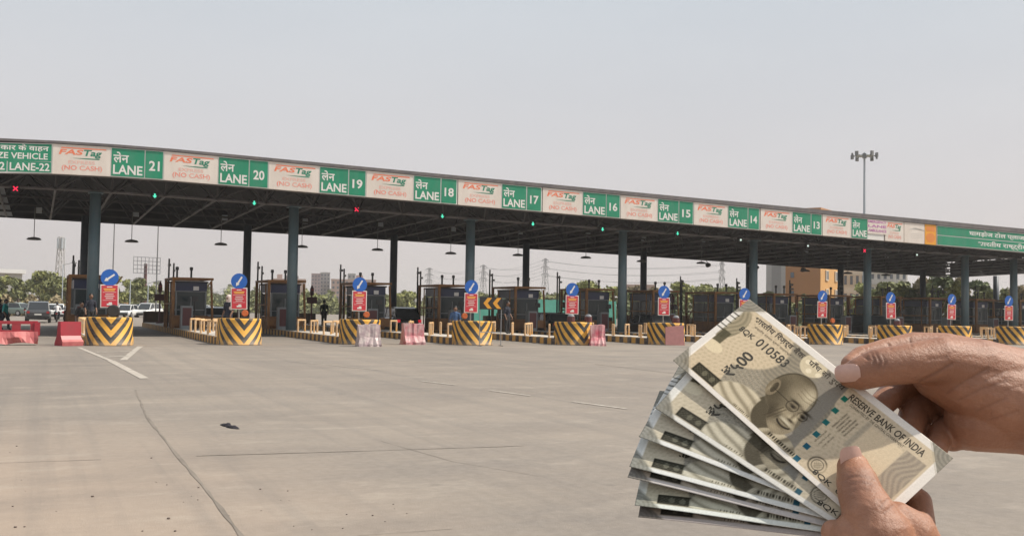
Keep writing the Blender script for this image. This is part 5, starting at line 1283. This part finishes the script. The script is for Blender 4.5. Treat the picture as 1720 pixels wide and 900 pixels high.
# ------------------------------------------------------------------ hands
def skin_mat():
    m = mat('hand skin', (.38, .21, .14), .44); q = NT(m); o = q.obj(); P = q.n.nodes['Principled BSDF']
    n1 = q.noise(o, 28, 4); n2 = q.noise(o, 520, 6, .75); n3 = q.noise(q.mapped(o, (300, 90, 300)), 1.6, 4, .6)
    c = q.ramp(n1, [(.3, (.25, .104, .056)), (.7, (.40, .195, .118))])
    c = q.mix(q.math('MULTIPLY', q.ramp(n2, [(.4, 0.0), (.7, 1.0)]), .3), c, (.19, .085, .052))
    at = q.n.nodes.new('ShaderNodeAttribute'); at.attribute_name = 'pigment_shade'; c = q.mix(at.outputs['Fac'], c, (.10, .042, .028)); q.base(c)
    P.inputs['Subsurface Weight'].default_value = .10; P.inputs['Subsurface Radius'].default_value = (.008, .003, .0015); P.inputs['Subsurface Scale'].default_value = .5
    bp = q.n.nodes.new('ShaderNodeBump'); bp.inputs['Strength'].default_value = .6; bp.inputs['Distance'].default_value = .0008
    q.n.links.new(q.math('ADD', n2, n3), bp.inputs['Height']); q.n.links.new(bp.outputs[0], P.inputs['Normal'])
    return m
HSK = skin_mat(); NAIL = mat('fingernail', (.55, .345, .285), .28, var=.08, scale=200)
def plane_depth(x, y):
    d = ray(x, y); return float(np.dot(NO-CAM, e3)/np.dot(d, e3))
HORG = at_depth(1560, 700, .55)
def hp(x, y, off):
    """a point seen at photo pixel x, y, off mm behind (+) or before (-) the front note's plane"""
    xx = min(x, 1640); yy = min(y, 900)
    return tuple(CAM+ray(x, y)*(plane_depth(xx, yy)+off*.001)-HORG)
def chain(*pts): return [(hp(x, y, o), r*MPX*1.0) for x, y, o, r in pts]
def nail(parent, x, y, off, ang, a, c, tilt=0.0):
    """thin curved nail plate lying on the finger"""
    o = Vector(hp(x, y, off)); ca, sa = math.cos(ang), math.sin(ang)
    ux = Vector(RT*ca-UP*sa); vx = Vector(RT*sa+UP*ca); n = Vector(-FW)
    n = (n+ux*tilt).normalized(); vx = (vx-n*vx.dot(n)).normalized(); ux = vx.cross(n).normalized()*(1 if ux.dot(vx.cross(n)) > 0 else -1)
    b = MB(); N = 14; V = []; F = []
    for j in range(N+1):
        for i in range(N+1):
            s, t_ = -1+2*i/N, -1+2*j/N
            # squarish disc
            k = 1/max(1.0, (abs(s)**3.2+abs(t_)**3.2)**(1/3.2)); s2, t2 = s*k, t_*k
            h = .0022*(1-.85*t2*t2)-.0006*s2*s2
            V.append(tuple(o+ux*(s2*a*MPX)+vx*(t2*c*MPX)+n*h))
    F = [(j*(N+1)+i, j*(N+1)+i+1, (j+1)*(N+1)+i+1, (j+1)*(N+1)+i) for j in range(N) for i in range(N)]
    b.add(V, F); ob = b.build('fingernail', NAIL, parent, smooth=True)
    return ob
def crease(o, lines, spots=()):
    """skin folds: shallow grooves along polylines of (x, y) photo pixels, darkened by colour, plus darker knuckle skin and painted finger shade"""
    me = o.data; n = len(me.vertices); co = np.zeros(n*3); me.vertices.foreach_get('co', co); co = co.reshape(-1, 3)
    nr = np.zeros(n*3); me.vertices.foreach_get('normal', nr); nr = nr.reshape(-1, 3)
    P = co+np.array(HORG)-CAM; z = P@FW; sx_ = 860+FPX*(P@RT)/z; sy_ = 450-FPX*(P@UP)/z
    facing = np.clip(-(nr@FW)*1.6+.2, 0, 1); pig_shade = np.zeros(n); dep = np.zeros(n)
    for pts, wd, dp in lines:
        best = np.full(n, 1e9)
        for (ax, ay), (bx, by) in zip(pts[:-1], pts[1:]):
            l2 = (bx-ax)**2+(by-ay)**2; t = np.clip(((sx_-ax)*(bx-ax)+(sy_-ay)*(by-ay))/l2, 0, 1)
            best = np.minimum(best, np.hypot(sx_-ax-t*(bx-ax), sy_-ay-t*(by-ay)))
        g_ = np.exp(-(best/wd)**2)*facing; dep += g_*dp; pig_shade = np.maximum(pig_shade, g_*min(1, dp*.6))  # fold shade also put into the colour
    for x, y, rx, ry, a in spots: pig_shade = np.maximum(pig_shade, a*np.exp(-((sx_-x)/rx)**2-((sy_-y)/ry)**2)*facing)
    co = co-nr*(dep*.0007)[:, None]; me.vertices.foreach_set('co', co.ravel())
    me.attributes.new('pigment_shade', 'FLOAT', 'POINT').data.foreach_set('value', pig_shade); me.update()
# right hand: thumb before the note, forefinger behind it, the other three curled below
rh = thing('hand', 'right hand pinching the top edge of the front banknote', 'hand', HORG, group=None)
RC = [
    chain((1428, 630, -9, 22), (1446, 627, -10, 29), (1476, 617, -12, 33), (1482, 616, -12, 33), (1530, 610, -12, 35), (1580, 606, -8, 42), (1640, 622, 4, 56), (1740, 660, 18, 72), (1900, 720, 20, 78), (2300, 860, 20, 105), (2700, 1000, 20, 120)),   # thumb and wrist
    chain((1428, 612, 9, 17), (1446, 600, 12, 20), (1490, 589, 16, 23), (1536, 581, 20, 26), (1590, 590, 24, 34), (1650, 612, 26, 46), (1740, 650, 26, 62)),                                                                             # forefinger
    chain((1585, 620, 6, 58), (1640, 650, 10, 62), (1720, 680, 14, 74)),                                                            # back of the thumb web
    chain((1640, 640, 16, 62), (1690, 690, 24, 64), (1760, 690, 24, 72), (1900, 740, 24, 70)),
    chain((1640, 706, 26, 54), (1720, 705, 26, 60), (1830, 725, 24, 66)), chain((1600, 672, 40, 36), (1640, 690, 36, 50), (1625, 722, 34, 36), (1600, 735, 34, 24)),                                                           # heel of the palm
    chain((1650, 625, 40, 30), (1570, 630, 48, 26), (1505, 655, 36, 25), (1478, 682, 22, 22)),                                      # middle finger
    chain((1660, 660, 44, 32), (1585, 670, 52, 29), (1535, 698, 40, 27), (1524, 730, 26, 23)),                                      # ring finger
    chain((1670, 700, 40, 30), (1618, 706, 46, 27), (1582, 728, 38, 23), (1572, 752, 26, 20)),                                      # little finger
]
ro = blob('hand_skin', RC, .0009, HSK, rh, 7, n=18)
crease(ro, [([(1470, 592), (1478, 606), (1476, 618)], 2.6, .7), ([(1462, 590), (1468, 603), (1467, 612)], 2.2, .7), ([(1482, 596), (1487, 608), (1485, 618)], 2.2, .6), ([(1455, 594), (1459, 604)], 2, .5),
            ([(1448, 596), (1456, 602)], 2.5, .8), ([(1492, 578), (1496, 586)], 2.2, .8), ([(1528, 568), (1531, 580)], 2.2, .8),
            ([(1545, 641), (1566, 630), (1600, 610)], 2.8, .8), ([(1590, 660), (1620, 640), (1660, 618)], 2.5, .5), ([(1610, 672), (1650, 652), (1690, 640)], 2.5, .45), ([(1640, 690), (1690, 668)], 2.4, .4), ([(1655, 640), (1690, 622)], 2.4, .35), ([(1560, 604), (1590, 600)], 3, .35), ([(1660, 705), (1710, 690)], 2.4, .4), ([(1690, 655), (1715, 648)], 2.2, .3)],
       [(1476, 605, 18, 16, .45), (1560, 640, 60, 8, .2), (1500, 690, 40, 40, .35)])  # knuckle skin; shade below the thumb and on curled fingers painted in
nail(rh, 1424, 626, -16.6, R(-8), 21, 15.5, -.45)
# left hand: thumb across the front, palm and fingers behind the notes
lh = thing('hand', 'left hand whose thumb pins the fan of banknotes from below', 'hand', HORG)
LC = [
    chain((1431, 771, -8, 18), (1433, 785, -9, 26), (1440, 810, -11, 33), (1447, 834, -12, 36), (1462, 866, -13, 42), (1478, 905, -10, 52), (1490, 960, -2, 72), (1500, 1060, 6, 88), (1520, 1260, 10, 100), (1560, 1600, 12, 128)),
    chain((1440, 905, -6, 42), (1420, 930, -2, 40), (1440, 1000, 4, 60)),
    chain((1505, 880, -4, 36), (1530, 900, 2, 42), (1545, 960, 12, 56), (1535, 1060, 14, 80)),
    chain((1522, 900, 12, 34), (1546, 880, 26, 24), (1543, 842, 32, 22), (1505, 815, 28, 20)),            # forefinger folded behind
    chain((1535, 940, 26, 32), (1552, 908, 38, 25), (1538, 868, 42, 23), (1490, 850, 36, 20)),
    chain((1540, 980, 34, 32), (1560, 960, 46, 26), (1530, 915, 46, 24), (1470, 890, 36, 20)),
    chain((1520, 1020, 38, 30), (1530, 1000, 48, 23), (1490, 960, 46, 21), (1440, 930, 38, 18)),
    chain((1400, 893, -2, 20), (1420, 915, 0, 30), (1450, 960, 2, 48)),
]
lo = blob('hand_skin', LC, .0009, HSK, lh, 7, n=18)
crease(lo, [([(1416, 808), (1430, 801), (1448, 800), (1468, 806)], 2.4, .55), ([(1420, 817), (1440, 811), (1462, 814)], 2.6, .4), ([(1428, 826), (1446, 821), (1458, 823)], 2.6, .3),
            ([(1478, 852), (1490, 838), (1500, 836)], 2.4, .5), ([(1484, 862), (1500, 848)], 2.4, .4), ([(1522, 852), (1530, 868)], 2.2, .4)],
       [(1442, 808, 30, 15, .38), (1418, 840, 12, 30, .2)])
nail(lh, 1430, 773, -15.0, R(-98), 24, 18, .0)

# ------------------------------------------------------------------ dusty air
hz = MB(); hz.box((300, 850, 22.0), (3600, 1960, 47.0))
me = bpy.data.meshes.new('haze'); me.from_pydata(hz.v, [], hz.f)
HM_ = bpy.data.materials.new('dusty air'); HM_.use_nodes = True; n = HM_.node_tree; n.nodes.clear()
ou = n.nodes.new('ShaderNodeOutputMaterial'); pv = n.nodes.new('ShaderNodeVolumePrincipled'); pv.inputs['Color'].default_value = (.95, .93, .91, 1); pv.inputs['Density'].default_value = .00045; pv.inputs['Anisotropy'].default_value = .2
n.links.new(pv.outputs[0], ou.inputs['Volume']); me.materials.append(HM_)
o = bpy.data.objects.new('haze', me); COL.objects.link(o); tag(o, kind='stuff')
